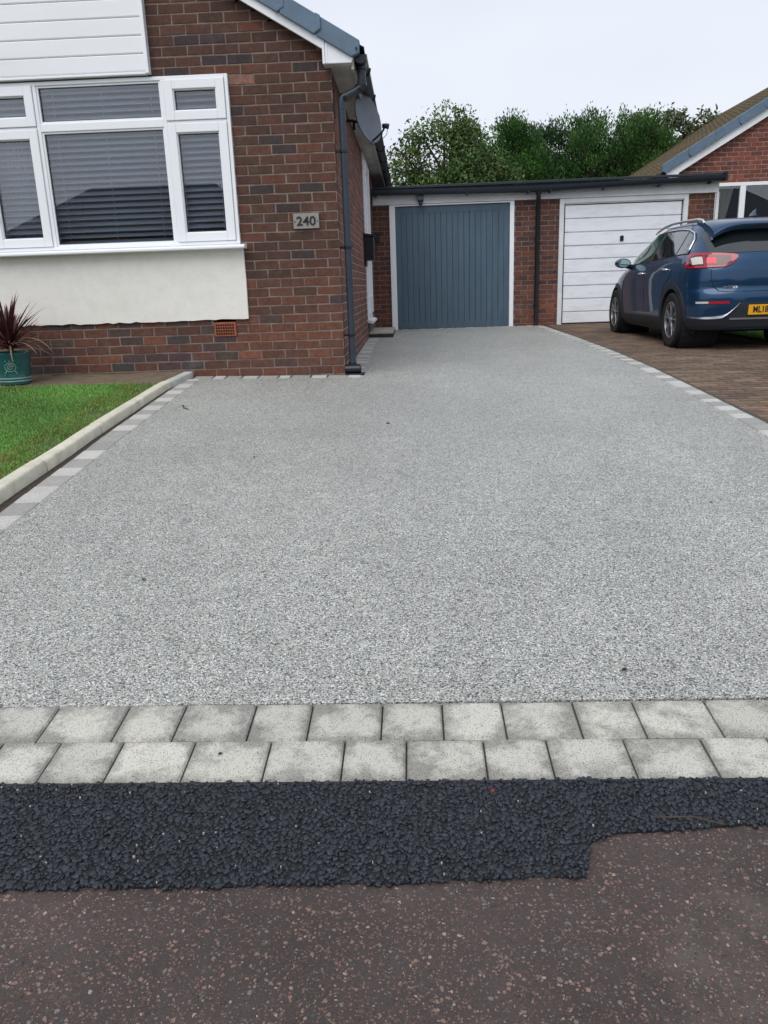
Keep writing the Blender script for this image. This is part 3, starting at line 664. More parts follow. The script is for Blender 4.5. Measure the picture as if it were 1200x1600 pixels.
# blinds
for bi, (a, c, lab) in enumerate(((-3.50, -3.04, 'white venetian blind behind the left casement window, before a net curtain'),
                       (-3.0, -1.985, 'wide white venetian blind behind the large middle pane of the front window'),
                       (-1.945, -1.47, 'narrow white venetian blind behind the right-hand casement of the front window'))):
    vb = thing('venetian_blind', lab, 'blind', ((a+c)/2, 7.062, .43), 'venetian blinds in the front window')
    b = MB(); lip = MB(); z = .455
    while z < 1.63:
        yy = 7.062; r_ = random.uniform(-.0012, .0012)
        P = []
        for t in range(5):
            s_ = (t/4-.5); P.append((yy+s_*.036, z+s_*.030+.003*(1-4*s_*s_)+r_))
        b.add([(a, p[0], p[1]) for p in P]+[(c, p[0], p[1]) for p in P], [(i, i+1, i+6, i+5) for i in range(4)])
        lip.tube([(a, P[0][0], P[0][1]), (c, P[0][0], P[0][1])], .0030, 6); z += .0485
    b.build('slat', M['blind'], vb, smooth='auto', solid=.0009)
    lip.build('slat_lit_edge', M['blind_lit_edge'], vb)  # painted bright line along each slat's front edge
    b = MB(); b.box(a, c, 7.042, 7.074, 1.632, 1.665); b.box(a, c, 7.044, 7.072, .425, .436); b.build('blind_rail', M['blind'], vb, bevel=.002)
    b = MB()
    for f in ((.1, .5, .9) if bi == 1 else (.15, .8)):
        x = a+(c-a)*f; b.tube([(x, 7.0405, .44), (x, 7.0405, 1.64)], .0016, 5)
    b.build('cord', M['blind'], vb)
b = MB(); P = []
for i in range(60):
    x = -3.5+i*.5/59*.9; P.append([(x, 7.12+.012*math.sin(i*1.3), .4), (x, 7.12+.014*math.sin(i*1.3+.3), 1.64)])
b.grid(P); tag(b.build('net_curtain', M['net'], smooth=True, solid=.001), 'pale net curtain gathered behind the left pane of the front window', 'curtain')

# roof of our house
def roof(parent, xc, half, ze, slope, y0, y1, mat, tw=.27, tl=.31, sides=(1, -1), tints=False, over=0):
    b = MB(); r = random.Random(5)
    for sgn in sides:
        n = int(half*math.hypot(1, slope)/tl)+1
        for i in range(n):
            d0 = half-i*tl/math.hypot(1, slope); d1 = max(0, d0-(tl+.02)/math.hypot(1, slope))
            ny = int((y1-y0)/tw*8); P0 = []; P1 = []; P2 = []
            t = r.uniform(.85, 1.12) if tints else 1
            for k in range(ny+1):
                y = y0+(y1-y0)*k/ny; ph = (y/tw+(.5 if i % 2 else 0)*0) % 1; hh = .016*max(0, math.cos((ph-.5)*2*PI))**1.5+r.uniform(-.001, .001)
                zz = lambda d: ze+(half-d)*slope
                P0.append((xc+sgn*d0, y, zz(d0)-.006+hh*.4)); P1.append((xc+sgn*d0, y, zz(d0)+.026+hh)); P2.append((xc+sgn*d1, y, zz(d1)+.004+hh))
            b.grid([P0, P1, P2], (t, t, t))
    return b.build('roof_tiles', mat, parent)
rt_ = roof(house, XC, 3.925, 1.765, .586, 6.90, 16.6, M['roof_tile'])
b = MB(); b.prism([(XC-3.88, 1.74), (XC, 1.74+3.88*.586), (XC+3.88, 1.74), (XC+3.80, 1.74), (XC, 1.68+3.80*.586), (XC-3.80, 1.74)], 'y', 7.02, 16.5); b.build('roof_deck', M['dark_fitting'], house)
# verge caps, one after the other down the slope
def verge(parent, xe, ze, slope, xtop, sgn, y0, y1, h, ln=.36, mat='verge_cap', n0=0):
    # xe, ze : lower front corner at the eave; sgn -1: roof climbs towards -x
    b = MB(); L_ = abs(xtop-xe); n = int(L_/ln)+1; u = Vector((sgn, slope)).normalized(); nn = Vector((-sgn*0-u.y*sgn*0, 0))
    for i in range(n-1, -1, -1):
        s0 = i*ln-.045; s1 = (i+1)*ln-.01; p = .004*(0 if i % 2 else 1)
        def Q(s_, hgt): return (xe+sgn*s_, ze+slope*s_+hgt)
        k = .055
        poly = [Q(s0+k, 0), Q(s0, h*.42), Q(s0-(0 if i else .0), h), Q(s1, h), Q(s1, 0)] if i else [Q(0, 0), Q(-.062*1, .06), Q(-.066, h+.0*slope), Q(s1, h), Q(s1, 0)]
        b.prism(poly, 'y', y0-.010*((n-i) % 2)-.0, y1)
        # raised lip at each overlap
        if i: b.prism([Q(s0+k, -.002), Q(s0, h*.42), Q(s0-.0, h+.006), Q(s0+.035, h+.006), Q(s0+.035, h*.42), Q(s0+k+.03, -.002)], 'y', y0-.016, y1)
    o = b.build('verge_cap', M[mat], parent, bevel=.006); return o
vc = verge(house, -.425, 1.737, .586, XC, -1, 6.872, 6.99, .150, ln=.275)
b = MB(); b.tube([(-.385, 6.856, 1.79), (-.385, 6.866, 1.79)], .009, 10); b.build('fixing', M['dark_fitting'], vc)
verge(house, 2*XC+.425, 1.737, .586, XC, 1, 6.872, 6.99, .150, ln=.275)
# bargeboards and boxed end
b = MB()
def bz(x): return 1.796+.586*(-.636-x)
b.prism([(-.655, bz(-.655)), (XC, bz(XC)), (XC, bz(XC)+.13), (-.655, bz(-.655)+.13)], 'y', 6.90, 6.93)
b.prism([(2*XC+.655, bz(-.655)), (XC, bz(XC)), (XC, bz(XC)+.13), (2*XC+.655, bz(-.655)+.13)][::-1], 'y', 6.90, 6.93)
b.box(-.655, -.636, 6.897, 6.93, 1.700, 1.88)
b.build('bargeboard', M['upvc'], house, bevel=.003)
b = MB(); b.prism([(-.634, 1.702), (-.43, 1.702), (-.418, 1.735), (-.634, 1.86)], 'y', 6.902, 6.93); b.box(-.629, -.612, 6.898, 6.903, 1.705, 1.846); b.build('eaves_box', M['upvc'], house, bevel=.002)
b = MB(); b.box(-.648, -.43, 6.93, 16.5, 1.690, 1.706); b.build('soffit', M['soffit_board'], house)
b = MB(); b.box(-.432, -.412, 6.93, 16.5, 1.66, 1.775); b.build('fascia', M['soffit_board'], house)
def gutter(name, parent, path, w_, h_, mat, n=10, brackets=None):
    b = MB(); P = []
    for p in path:
        row = []
        for k in range(n+1):
            t = PI*k/n; row.append((math.cos(t)*w_/2, -math.sin(t)*h_))
        P.append((p, row))
    def ring(p, row, inner, d):
        return [(p[0]+(d[1]*r[0]*inner), p[1]+(d[0]*r[0]*inner), p[2]+r[1]*inner) for r in row]
    d = (1, 0) if abs(path[0][1]-path[-1][1]) > abs(path[0][0]-path[-1][0]) else (0, 1)
    # across direction: x when the gutter runs along y
    def rr(p, row, s_): return [((p[0]+r[0]*s_) if d == (1, 0) else p[0], (p[1]+r[0]*s_) if d == (0, 1) else p[1], p[2]+r[1]*s_) for r in row]
    G = [rr(p, row, 1)+rr(p, row, .9)[::-1]+[rr(p, row, 1)[0]] for p, row in P]
    b.grid(G)
    for g_ in (G[0], G[-1]): b.add(g_[:n+1], [tuple(range(n+1))])
    return b.build(name, M[mat], parent, smooth='auto')
gt = gutter('gutter', house, [(-.360, 6.93, 1.762), (-.360, 16.4, 1.752)], .105, .062, 'black_plastic')
b = MB()
for i in range(10): y = 7.35+i*.95; b.tube([(-.36+math.cos(PI*k/8)*.058, y, 1.762-math.sin(PI*k/8)*.068) for k in range(9)], .008, 6)
b.build('gutter_bracket', M['black_plastic'], gt)
# downpipe with swan neck, clips and rodding eye
b = MB(); py = 7.05
b.tube([(-.360, py, 1.715), (-.360, py, 1.60)], .034, 18)
b.tube([(-.360, py, 1.64), (-.362, py, 1.565), (-.375, py, 1.548), (-.50, py, 1.492), (-.522, py, 1.478), (-.530, py, 1.45), (-.531, py, 1.40)], .032, 18)
b.tube([(-.531, py, 1.43), (-.531, py, .60), (-.531, py, -.66)], .029, 18)
dp = b.build('downpipe', M['grey_plastic'], house, smooth='auto')
b = MB(); b.tube([(-.375, py, 1.552), (-.395, py, 1.538)], .038, 18); b.tube([(-.500, py, 1.495), (-.518, py, 1.482)], .037, 18); b.tube([(-.36, py, 1.60), (-.36, py, 1.565)], .039, 18)
b.tube([(-.36, py, 1.73), (-.36, py, 1.68)], .045, 18)
for z in (1.085, .335, -.395):
    b.lathe([(.030, -.009), (.037, -.009), (.037, .009), (.030, .009)], (-.531, py, z), 'z', 18); b.box(-.598, -.562, py-.011, py+.011, z-.009, z+.009); b.box(-.599, -.590, py-.03, py+.03, z-.014, z+.014)
b.build('pipe_clip', M['black_plastic'], dp, smooth='auto')
b = MB(); zb = gz(7.05, -.53)
b.tube([(-.531, py, -.63), (-.531, py, zb+.01)], .036, 18)
b.tube([(-.60, py-.012, zb+.045), (-.462, py-.012, zb+.045)], [.041, .041], 18); b.tube([(-.605, py-.012, zb+.045), (-.457, py-.012, zb+.045)], .028, 18)
b.box(-.60, -.43, py-.075, py+.07, zb-.01, zb+.009)
b.build('rodding_eye', M['black_plastic'], dp, smooth='auto', bevel=.003)
# loose cable on the corner
b = MB(); b.tube([(-.592, 7.03, 1.63), (-.589, 7.03, 1.5), (-.592, 7.03, 1.38), (-.588, 7.04, 1.36)], .0035, 6); b.box(-.595, -.578, 7.02, 7.05, 1.335, 1.36)
b.build('cable', M['dark_fitting'], house)
# side door seen edge-on
sdr = MB(); fr(sdr, 0, 1, 0, 1, .1)
b = MB()
for (y0, y1, z0, z1, xo) in ((10.94, 11.01, -.42, 1.67, .020), (11.97, 12.04, -.42, 1.67, .020), (11.01, 11.97, 1.60, 1.67, .018), (11.01, 11.97, -.42, -.35, .018), (11.03, 11.12, -.34, 1.59, .040), (11.86, 11.95, -.34, 1.59, .040), (11.12, 11.86, 1.50, 1.59, .038), (11.12, 11.86, -.34, -.12, .038), (11.12, 11.86, .38, .48, .038)):
    b.box(XR-.06, XR+xo, y0, y1, z0, z1)
sdo = b.build('side_window_frame', M['upvc'], house, bevel=.004)
b = MB(); b.box(XR-.01, XR-.005, 11.12, 11.86, -.12, 1.50); b.build('window_pane', M['glass'], sdo)
b = MB(); b.box(XR-.3, XR-.09, 10.94, 12.04, -.42, 1.67); b.build('side_room', M['interior'], house)
b = MB(); b.prism([(XR-.05, -.445), (XR+.075, -.475), (XR+.082, -.46), (XR+.080, -.440), (XR+.022, -.422), (XR-.05, -.422)], 'y', 10.90, 12.08); b.build('window_sill', M['trim_white'], sdo, bevel=.003)
b = MB(); b.box(XR-.02, XR+.014, 11.14, 12.4, -.70, -.477); b.build('plinth', M['plinth'], house)
# step
st = thing('doorstep', 'low dark brick step with pale slab top beside the side door and garage', 'step', (-.43, 11.7, -.69))
b = MB(); x = -.598
while x < -.26:
    x2 = min(x+.172, -.258); t = random.uniform(.7, 1.3); b.box(x, x2-.006, 11.10, 12.5, gz(11)-.02, -.622); x = x2
b.build('riser', M['blue_brick'], st, bevel=.004)
b = MB(); b.box(-.598, -.262, 11.09, 12.5, -.621, -.600); b.build('tread', M['slab'], st, bevel=.004)
# letter box
lb = thing('letter_box', 'black wall-mounted letter box on the brick side wall before the garage', 'letter box', (-.53, 10.75, .33))
b = MB(); b.box(-.596, -.468, 10.60, 10.90, .335, .625); b.build('body', M['black_plastic'], lb, bevel=.006)
b = MB(); b.prism([(-.596, .628), (-.445, .628), (-.445, .642), (-.596, .668)], 'y', 10.585, 10.915); b.build('lid', M['black_plastic'], lb, bevel=.003)
b = MB(); b.box(-.596, -.57, 10.62, 10.88, .265, .334); b.build('newspaper_holder', M['black_plastic'], lb, bevel=.004)
# number plaque
pq = thing('house_number_plaque', 'small grey metal plaque reading 240 on the dark brick front wall', 'plaque', (-.865, 6.98, .55))
b = MB(); b.box(-.972, -.757, 6.972, 6.99, .492, .612); b.build('plate', M['plaque'], pq, bevel=.003)
vs, fs = text_mb('240', .098, .0035, .0012)
b = MB(); b.add([(-.865+v[0]*1.12, 6.9705-v[2], .548+v[1]*1.02) for v in vs], fs); b.build('numerals', M['letter_dark'], pq)
b = MB()
for x in (-.960, -.769): b.lathe([(0, -.002), (.0045, -.002), (.0055, .0), (.0055, .003)], (x, 6.9705, .548), 'y', 10)
b.build('screw', M['letter_dark'], pq)
# satellite dish
ds = thing('satellite_dish', 'grey oval satellite dish on a bracket under the eaves behind the downpipe', 'satellite dish', (-.55, 8.05, 1.5))
b = MB(); c0 = Vector((-.372, 8.0, 1.500)); nrm = Vector((.80, -.52, .20)).normalized(); up_ = Vector((0, 0, 1)); sx = up_.cross(nrm).normalized(); uy = nrm.cross(sx)
P = []
for i in range(9):
    r = i/8; row = []
    for k in range(41):
        t = 2*PI*k/40; row.append(c0+sx*(math.cos(t)*r*.185)+uy*(math.sin(t)*r*.212)+nrm*(.045*r*r-.03))
    P.append(row)
b.grid(P); P2 = []
for off, rs in ((0, 1), (.003, 1.02), (-.006, 1.03), (-.012, 1.0)):
    P2.append([c0+sx*(math.cos(2*PI*k/40)*rs*.185)+uy*(math.sin(2*PI*k/40)*rs*.212)+nrm*(.015+off) for k in range(41)])
b.grid(P2); b.build('reflector', M['dish_metal'], ds, smooth=True, solid=.003)
b = MB(); bk = c0-nrm*.035
b.tube([bk-nrm*.006, bk-nrm*.03], .055, 16); b.tube([bk-nrm*.02, (-.50, 8.06, 1.49), (-.50, 8.06, 1.42)], .016, 10); b.tube([(-.50, 8.06, 1.50), (-.592, 8.06, 1.50)], .014, 10); b.box(-.598, -.585, 8.0, 8.12, 1.42, 1.58)
b.build('bracket', M['dark_fitting'], ds, smooth='auto')
b = MB(); lo_ = c0-uy*.205+nrm*.01; tip = Vector((-.225, 7.93, 1.385))
b.tube([bk-uy*.16+nrm*.012, lo_-nrm*.012, lo_+(tip-lo_)*.5-uy*.004, tip], .010, 8)
b.build('lnb_arm', M['dark_fitting'], ds, smooth=True)
b = MB(); dd = (c0-tip).normalized(); b.tube([tip+Vector((.0, 0, .0)), tip+Vector((.012, 0, .03))], .010, 8); q = tip+Vector((.02, -.0, .035)); b.tube([q-Vector((.03, 0, -.004)), q+Vector((.012, 0, 0)), q+Vector((.034, 0, -.006))], [.017, .024, .022], 14)
b.tube([q+Vector((.02, 0, -.02)), q+Vector((.012, 0, -.07)), q+Vector((-.02, 0, -.10)), lo_-uy*.03, lo_-uy*.02-sx*.05], .003, 6)
b.build('lnb', M['dark_fitting'], ds, smooth=True)

# ------------------------------------------------------------------ garages
YG = 13.3
gar = thing('garage_block', 'pair of flat-roofed brick garages joining the two bungalows, one blue door and one white door', 'garage', (2.1, 15, -.68))
GD = [(-.325, 1.648, -.70, 1.236), (2.352, 4.345, -.70, 1.236)]
brick_wall('garage', None, gar, (0, YG, 0), (1, 0, 0), (0, -1, 0), -.62, 4.752, -.72, 1.24, holes=GD, pal=pal_gar, phase=1.668, k0=0)
b = MB(); b.box(4.66, 4.750, YG+.003, 19.4, -.72, 1.40); b.box(-.6, 4.66, 19.3, 19.4, -.72, 1.40); b.build('outer_wall', M['opposite_wall'], gar)
b = MB(); b.box(-.58, 4.80, 13.2, 19.45, 1.405, 1.462); b.build('flat_roof', M['felt_roof'], gar)
b = MB(); b.box(-.58, 4.79, YG-.045, YG-.012, 1.238, 1.404); b.box(4.752, 4.79, YG-.012, 19.4, 1.238, 1.404); b.build('fascia', M['trim_white'], gar, bevel=.003)
b = MB(); b.box(4.755, 4.80, YG-.05, YG-.008, -.69, 1.236); b.build('corner_board', M['trim_white'], gar, bevel=.003)
b = MB(); b.prism([(-.58, 1.463), (4.82, 1.476), (4.82, 1.512), (-.58, 1.499)], 'y', 13.17, 13.23); b.build('roof_edge', M['gutter_grey'], gar, bevel=.004)
gg = gutter('gutter', gar, [(-.60, 13.14, 1.452), (.7, 13.14, 1.434), (2.0, 13.14, 1.412), (3.4, 13.14, 1.442), (4.83, 13.14, 1.474)], .11, .085, 'gutter_grey')
b = MB()
for x, z in ((-.52, 1.36), (.9, 1.345), (1.84, 1.33), (2.18, 1.33), (3.0, 1.345), (3.85, 1.36), (4.62, 1.375)): b.box(x-.014, x+.014, 13.10, YG-.04, z-.016, z+.025)
b.box(4.815, 4.85, 13.08, 13.2, 1.39, 1.52)
b.build('gutter_bracket', M['black_plastic'], gg, bevel=.003)
b = MB(); b.tube([(2.0, 13.14, 1.35), (2.0, 13.14, 1.26), (2.005, 13.2, 1.20), (2.005, 13.235, 1.12), (2.005, 13.235, -.60), (2.005, 13.22, -.68)], .034, 16); b.tube([(2.0, 13.14, 1.37), (2.0, 13.14, 1.31)], [.055, .042], 16)
for z in (.62, -.36): b.tube([(2.005, 13.235, z-.015), (2.005, 13.235, z+.015)], .041, 16)
b.build('downpipe', M['black_plastic'], gg, smooth='auto')
# blue garage door
b = MB(); b.box(-.323, -.232, YG-.03, YG+.07, -.69, 1.234); b.box(1.578, 1.646, YG-.03, YG+.07, -.69, 1.234); b.box(-.232, 1.578, YG-.028, YG+.07, 1.212, 1.234)
gf = b.build('door_frame', M['upvc'], gar, bevel=.004)
b = MB(); y0 = YG+.0; bx0, bx1, bz0, bz1 = -.228, 1.574, -.683, 1.207; st_ = .085
fr(b, bx0, bx1, bz0, bz1, st_, y0, y0+.04, .10)
x = bx0+st_; nb = 18; wb = (bx1-bx0-2*st_)/nb
for i in range(nb):
    xa, xb = x+i*wb, x+(i+1)*wb; g_ = .0035 if i not in (5, 6, 11, 12) else .006
    b.prism([(xa, y0+.03), (xa, y0+.016), (xa+g_, y0+.006), (xb-g_, y0+.006), (xb, y0+.016), (xb, y0+.03)], 'z', bz0+.02, bz1-.10)
dr = b.build('garage_door', M['blue_door'], gar); dr['label'] = 'blue-grey boarded up-and-over garage door in white frame'
b = MB(); b.box(bx0-.01, bx1+.01, YG+.045, YG+.06, -.7, 1.22); b.build('door_shadow_board', M['dark_hole'], gf)
# white garage door
b = MB(); b.box(2.354, 2.425, YG-.03, YG+.07, -.69, 1.234); b.box(4.272, 4.343, YG-.03, YG+.07, -.69, 1.234); b.box(2.425, 4.272, YG-.028, YG+.07, 1.165, 1.234); b.box(2.437, 4.26, YG-.012, YG+.07, 1.148, 1.165)
gf2 = b.build('door_frame', M['trim_white'], gar, bevel=.004)
b = MB(); b.box(2.425, 4.272, YG+.04, YG+.06, -.7, 1.2); b.build('door_shadow_board', M['dark_hole'], gf2)
b = MB(); y0 = YG+.004; dx0, dx1 = 2.448, 4.25; pitch = .2035; z = -.668
zs_ = [-.668]+[1.142-.0*i-pitch*k for k in range(8, -1, -1) for i in (0,)]
zs_ = sorted(set([-.668]+[1.142-pitch*k for k in range(0, 9)]))
for a, c in zip(zs_[:-1], zs_[1:]):
    if c-a < .03: continue
    b.prism([(y0+.03, a), (y0+.014, a), (y0+.002, a+.011), (y0+.002, c-.012), (y0+.022, c-.005), (y0+.03, c-.005)], 'x', dx0, dx1)
gd2 = b.build('garage_door', M['door_white'], gar); gd2['label'] = 'white horizontally panelled garage door with small black handle'
b = MB(); b.box(3.318, 3.372, y0-.012, y0+.004, .575, .655); b.tube([(3.345, y0-.03, .66), (3.345, y0-.015, .62)], .008, 8); b.box(3.325, 3.365, y0-.02, y0-.008, .60, .63); b.build('door_handle', M['black_plastic'], gd2, bevel=.003)
# sensor lamp
sl = thing('security_light', 'small blue-grey security light with black sensor on the garage fascia above the blue door', 'security light', (.175, 13.2, 1.3))
b = MB(); b.prism([(13.25, 1.265), (13.17, 1.258), (13.15, 1.285), (13.16, 1.375), (13.25, 1.38)], 'x', .128, .222); b.build('housing', M['grey_plastic'], sl, bevel=.008)
b = MB(); b.lathe([(.0, -.05), (.022, -.046), (.031, -.025), (.031, 0), (.0, 0)], (.175, 13.20, 1.256), 'z', 16); b.build('sensor', M['black_plastic'], sl, smooth=True)
ma = thing('wall_box', 'small dark box on the brick pier left of the blue garage door', 'wall box', (-.52, 13.28, .76))
b = MB(); b.box(-.545, -.485, 13.255, 13.296, .70, .82); b.build('case', M['dark_fitting'], ma, bevel=.004)
b = MB(); b.box(-.53, -.50, 13.250, 13.256, .78, .805); b.build('button', M['black_plastic'], ma)

# ------------------------------------------------------------------ neighbour's house
YN = 15.6
nb_ = thing('neighbour_house', 'red brick bungalow on the right with mossy brown tiled roof and white framed window', 'house', (9.3, 21, -.68))
NX0, NXC = 4.80, 9.35
def nz_(x): return 1.80+.584*(x-4.86) if x < NXC else 1.80+.584*((2*NXC-x)-4.86)
brick_wall('neighbour', None, nb_, (0, YN, 0), (1, 0, 0), (0, -1, 0), 4.86, 2*NXC-4.86, -.70, 4.6, holes=[(5.53, 8.6, .25, 1.61)], keep=lambda u, z: z < nz_(u)+.04, pal=pal_nb, phase=4.8, mort='mortar_light')
b = MB(); b.box(4.86, 4.95, YN+.01, 27.6, -.7, 1.8); b.box(2*NXC-4.95, 2*NXC-4.86, YN+.01, 27.6, -.7, 1.8); b.box(4.95, 13.7, 27.5, 27.6, -.7, 1.8); b.prism([(4.9, 1.8), (13.8, 1.8), (NXC, 4.4)], 'y', 27.5, 27.6); b.build('rear_wall', M['opposite_wall'], nb_)
roof(nb_, NXC, NXC-4.56, 1.80, .590, YN-.12, 27.9, M['moss_tile'], tw=.27, tl=.31, tints=True)
b = MB(); b.prism([(4.75, 1.80), (NXC, 1.80+(NXC-4.75)*.59), (2*NXC-4.75, 1.8), (2*NXC-4.9, 1.8), (NXC, 1.70+(NXC-4.9)*.59), (4.9, 1.8)], 'y', YN+.02, 27.5); b.build('roof_deck', M['dark_fitting'], nb_)
b = MB()
b.prism([(4.70, 1.70), (4.86, 1.70), (4.86, 1.80), (NXC, 1.80+.584*(NXC-4.86)), (NXC, 1.94+.584*(NXC-4.86)), (4.62, 1.815)], 'y', YN-.11, YN-.07)
b.build('bargeboard', M['upvc'], nb_, bevel=.004)
verge(nb_, 4.62, 1.80, .584, NXC, 1, YN-.16, YN-.05, .18, ln=.42)
b = MB(); b.box(4.50, 4.64, YN-.04, 27.6, 1.67, 1.77); b.build('gutter', M['black_plastic'], nb_)
b = MB(); y0, y1 = YN-.03, YN+.04
fr(b, 5.53, 8.6, .25, 1.61, .06, y0, y1); 
for x in (6.06, 7.4): b.box(x-.05, x+.05, y0+.001, y1, .31, 1.55)
nwf = b.build('window_frame', M['upvc'], nb_, bevel=.005)
for a, c in ((5.59, 6.01), (6.11, 7.35), (7.45, 8.54)):
    b = MB(); b.box(a-.01, c+.01, YN, YN+.005, .30, 1.56); b.build('window_pane', M['glass'], nwf)
b = MB(); b.box(5.2, 8.9, YN+.35, YN+.4, 0, 1.8); b.box(5.2, 5.25, YN+.06, YN+.35, 0, 1.8); b.box(5.25, 8.9, YN+.06, YN+.35, 1.7, 1.8); b.build('room', M['interior'], nb_)
b = MB(); P = []
for i in range(14): P.append([(5.62+i*.012+.0, YN+.08+.015*math.sin(i*1.4), .3), (5.62+i*.014, YN+.08+.012*math.sin(i*1.4), .95), (5.62+i*.024, YN+.08+.015*math.sin(i*1.4), 1.56)])
b.grid(P); tag(b.build('curtain', M['net'], smooth=True, solid=.002), 'pale curtain tied back at the left edge of the neighbouring window', 'curtain')

# ------------------------------------------------------------------ potted cordyline
PX, PY = -3.358, 6.60; pz = lz(6.6)+.004
pt = thing('plant_pot', 'round teal glazed pot with embossed swirl emblem by the house wall', 'plant pot', (PX, PY, pz))
PR = .70
def pr(L_): return [(r_*PR, h_) for r_, h_ in L_]
b = MB(); b.lathe(pr([(0, 0), (.168, 0), (.178, .006), (.183, .028), (.180, .034), (.186, .05), (.184, .056), (.196, .13), (.206, .22), (.213, .243), (.214, .258), (.205, .264), (.196, .258), (.190, .235), (0, .232)]), (PX, PY, pz), 'z', 48)
b.build('body', M['pot_glaze'], pt, smooth='auto')
b = MB()
for r_, h_ in ((.184*PR, .030), (.1865*PR, .053)): b.lathe([(r_-.002, -.006), (r_+.003, -.004), (r_+.004, 0), (r_+.003, .004), (r_-.002, .006)], (PX, PY, pz+h_), 'z', 48)
b.build('band', M['terracotta_rim'], pt, smooth=True)
b = MB()
def on_pot(a, h):   # a sideways, h height -> point on the pot's face towards the drive
    r_ = (.194+.05*(h-.12))*PR; th = -PI/2+.30+a/r_; return (PX+math.cos(th)*(r_+.003), PY+math.sin(th)*(r_+.003), pz+h)
b.tube([on_pot(math.cos(t/20*2*PI)*.042, .148+math.sin(t/20*2*PI)*.036) for t in range(21)], .0032, 6)
b.tube([on_pot(math.cos(t*.5)*.030*(1-t/26), .148+math.sin(t*.5)*.026*(1-t/26)) for t in range(22)], .0032, 6)
for s_ in (-1, 1): b.tube([on_pot(s_*.030, .118), on_pot(s_*.045, .100), on_pot(s_*.040, .090), on_pot(s_*.052, .084)], .003, 6)
for a in (-.03, 0, .03): b.tube([on_pot(a-.008, .196), on_pot(a, .203), on_pot(a+.008, .196)], .003, 6)
b.build('emblem', M['terracotta_rim'], pt, smooth=True)
b = MB(); b.lathe([(0, .236), (.190*PR, .2365)], (PX, PY, pz), 'z', 24); b.build('soil', M['soil'], pt)
cd = thing('cordyline', 'spiky red-brown cordyline in the teal pot with a few dry drooping leaves', 'plant', (PX, PY, pz+.236))
b = MB(); b.tube([(PX, PY, pz+.22), (PX+.005, PY, pz+.27), (PX, PY, pz+.33)], [.022, .02, .026], 10); b.build('stem', M['bark'], cd, smooth=True)
b = MB(); rr_ = random.Random(3)
def blade(b, az, el, ln, wd, col, droop, n=7):
    P = []; p = Vector((PX, PY, pz+.30+rr_.uniform(-.02, .05))); e = el
    for i in range(n+1):
        t = i/n; w2 = wd*math.sin(PI*min(1, .18+t*.82))**.8*(1 if t < .98 else .1)
        d = Vector((math.cos(az)*math.cos(e), math.sin(az)*math.cos(e), math.sin(e))); s_ = Vector((-math.sin(az), math.cos(az), 0)); nn_ = s_.cross(d)
        P.append([p-s_*w2+nn_*w2*.35, p, p+s_*w2+nn_*w2*.35]); p = p+d*(ln/n); e -= droop/n
    b.grid(P, col)
for i in range(125):
    el = rr_.choice([rr_.uniform(1.0, 1.5), rr_.uniform(.5, 1.1), rr_.uniform(.1, .6)]); k = rr_.uniform(.6, 1.3)
    c = hx(rr_.choice(['#6a3a3a', '#553034', '#7a4440', '#4a2c33', '#864a3c'])); blade(b, rr_.uniform(0, 2*PI), el, rr_.uniform(.30, .47), .0105, tuple(x*k for x in c), rr_.uniform(.1, .55))
b.build('leaves', M['cordyline_leaf'], cd, solid=.0008, fixn=False)
b = MB()
for az, el, ln, dr_ in ((-.25, .75, .52, 2.0), (-.5, .5, .38, 1.5), (2.9, .6, .45, 2.2), (-1.1, .4, .3, 2.0), (.1, .3, .40, 1.2), (-.1, .55, .34, 1.6)): blade(b, az, el, ln, .007, tuple(x*rr_.uniform(.8, 1.1) for x in hx('#a8876a')), dr_, 10)
b.build('dry_leaves', M['cordyline_leaf'], cd, solid=.0008, fixn=False)

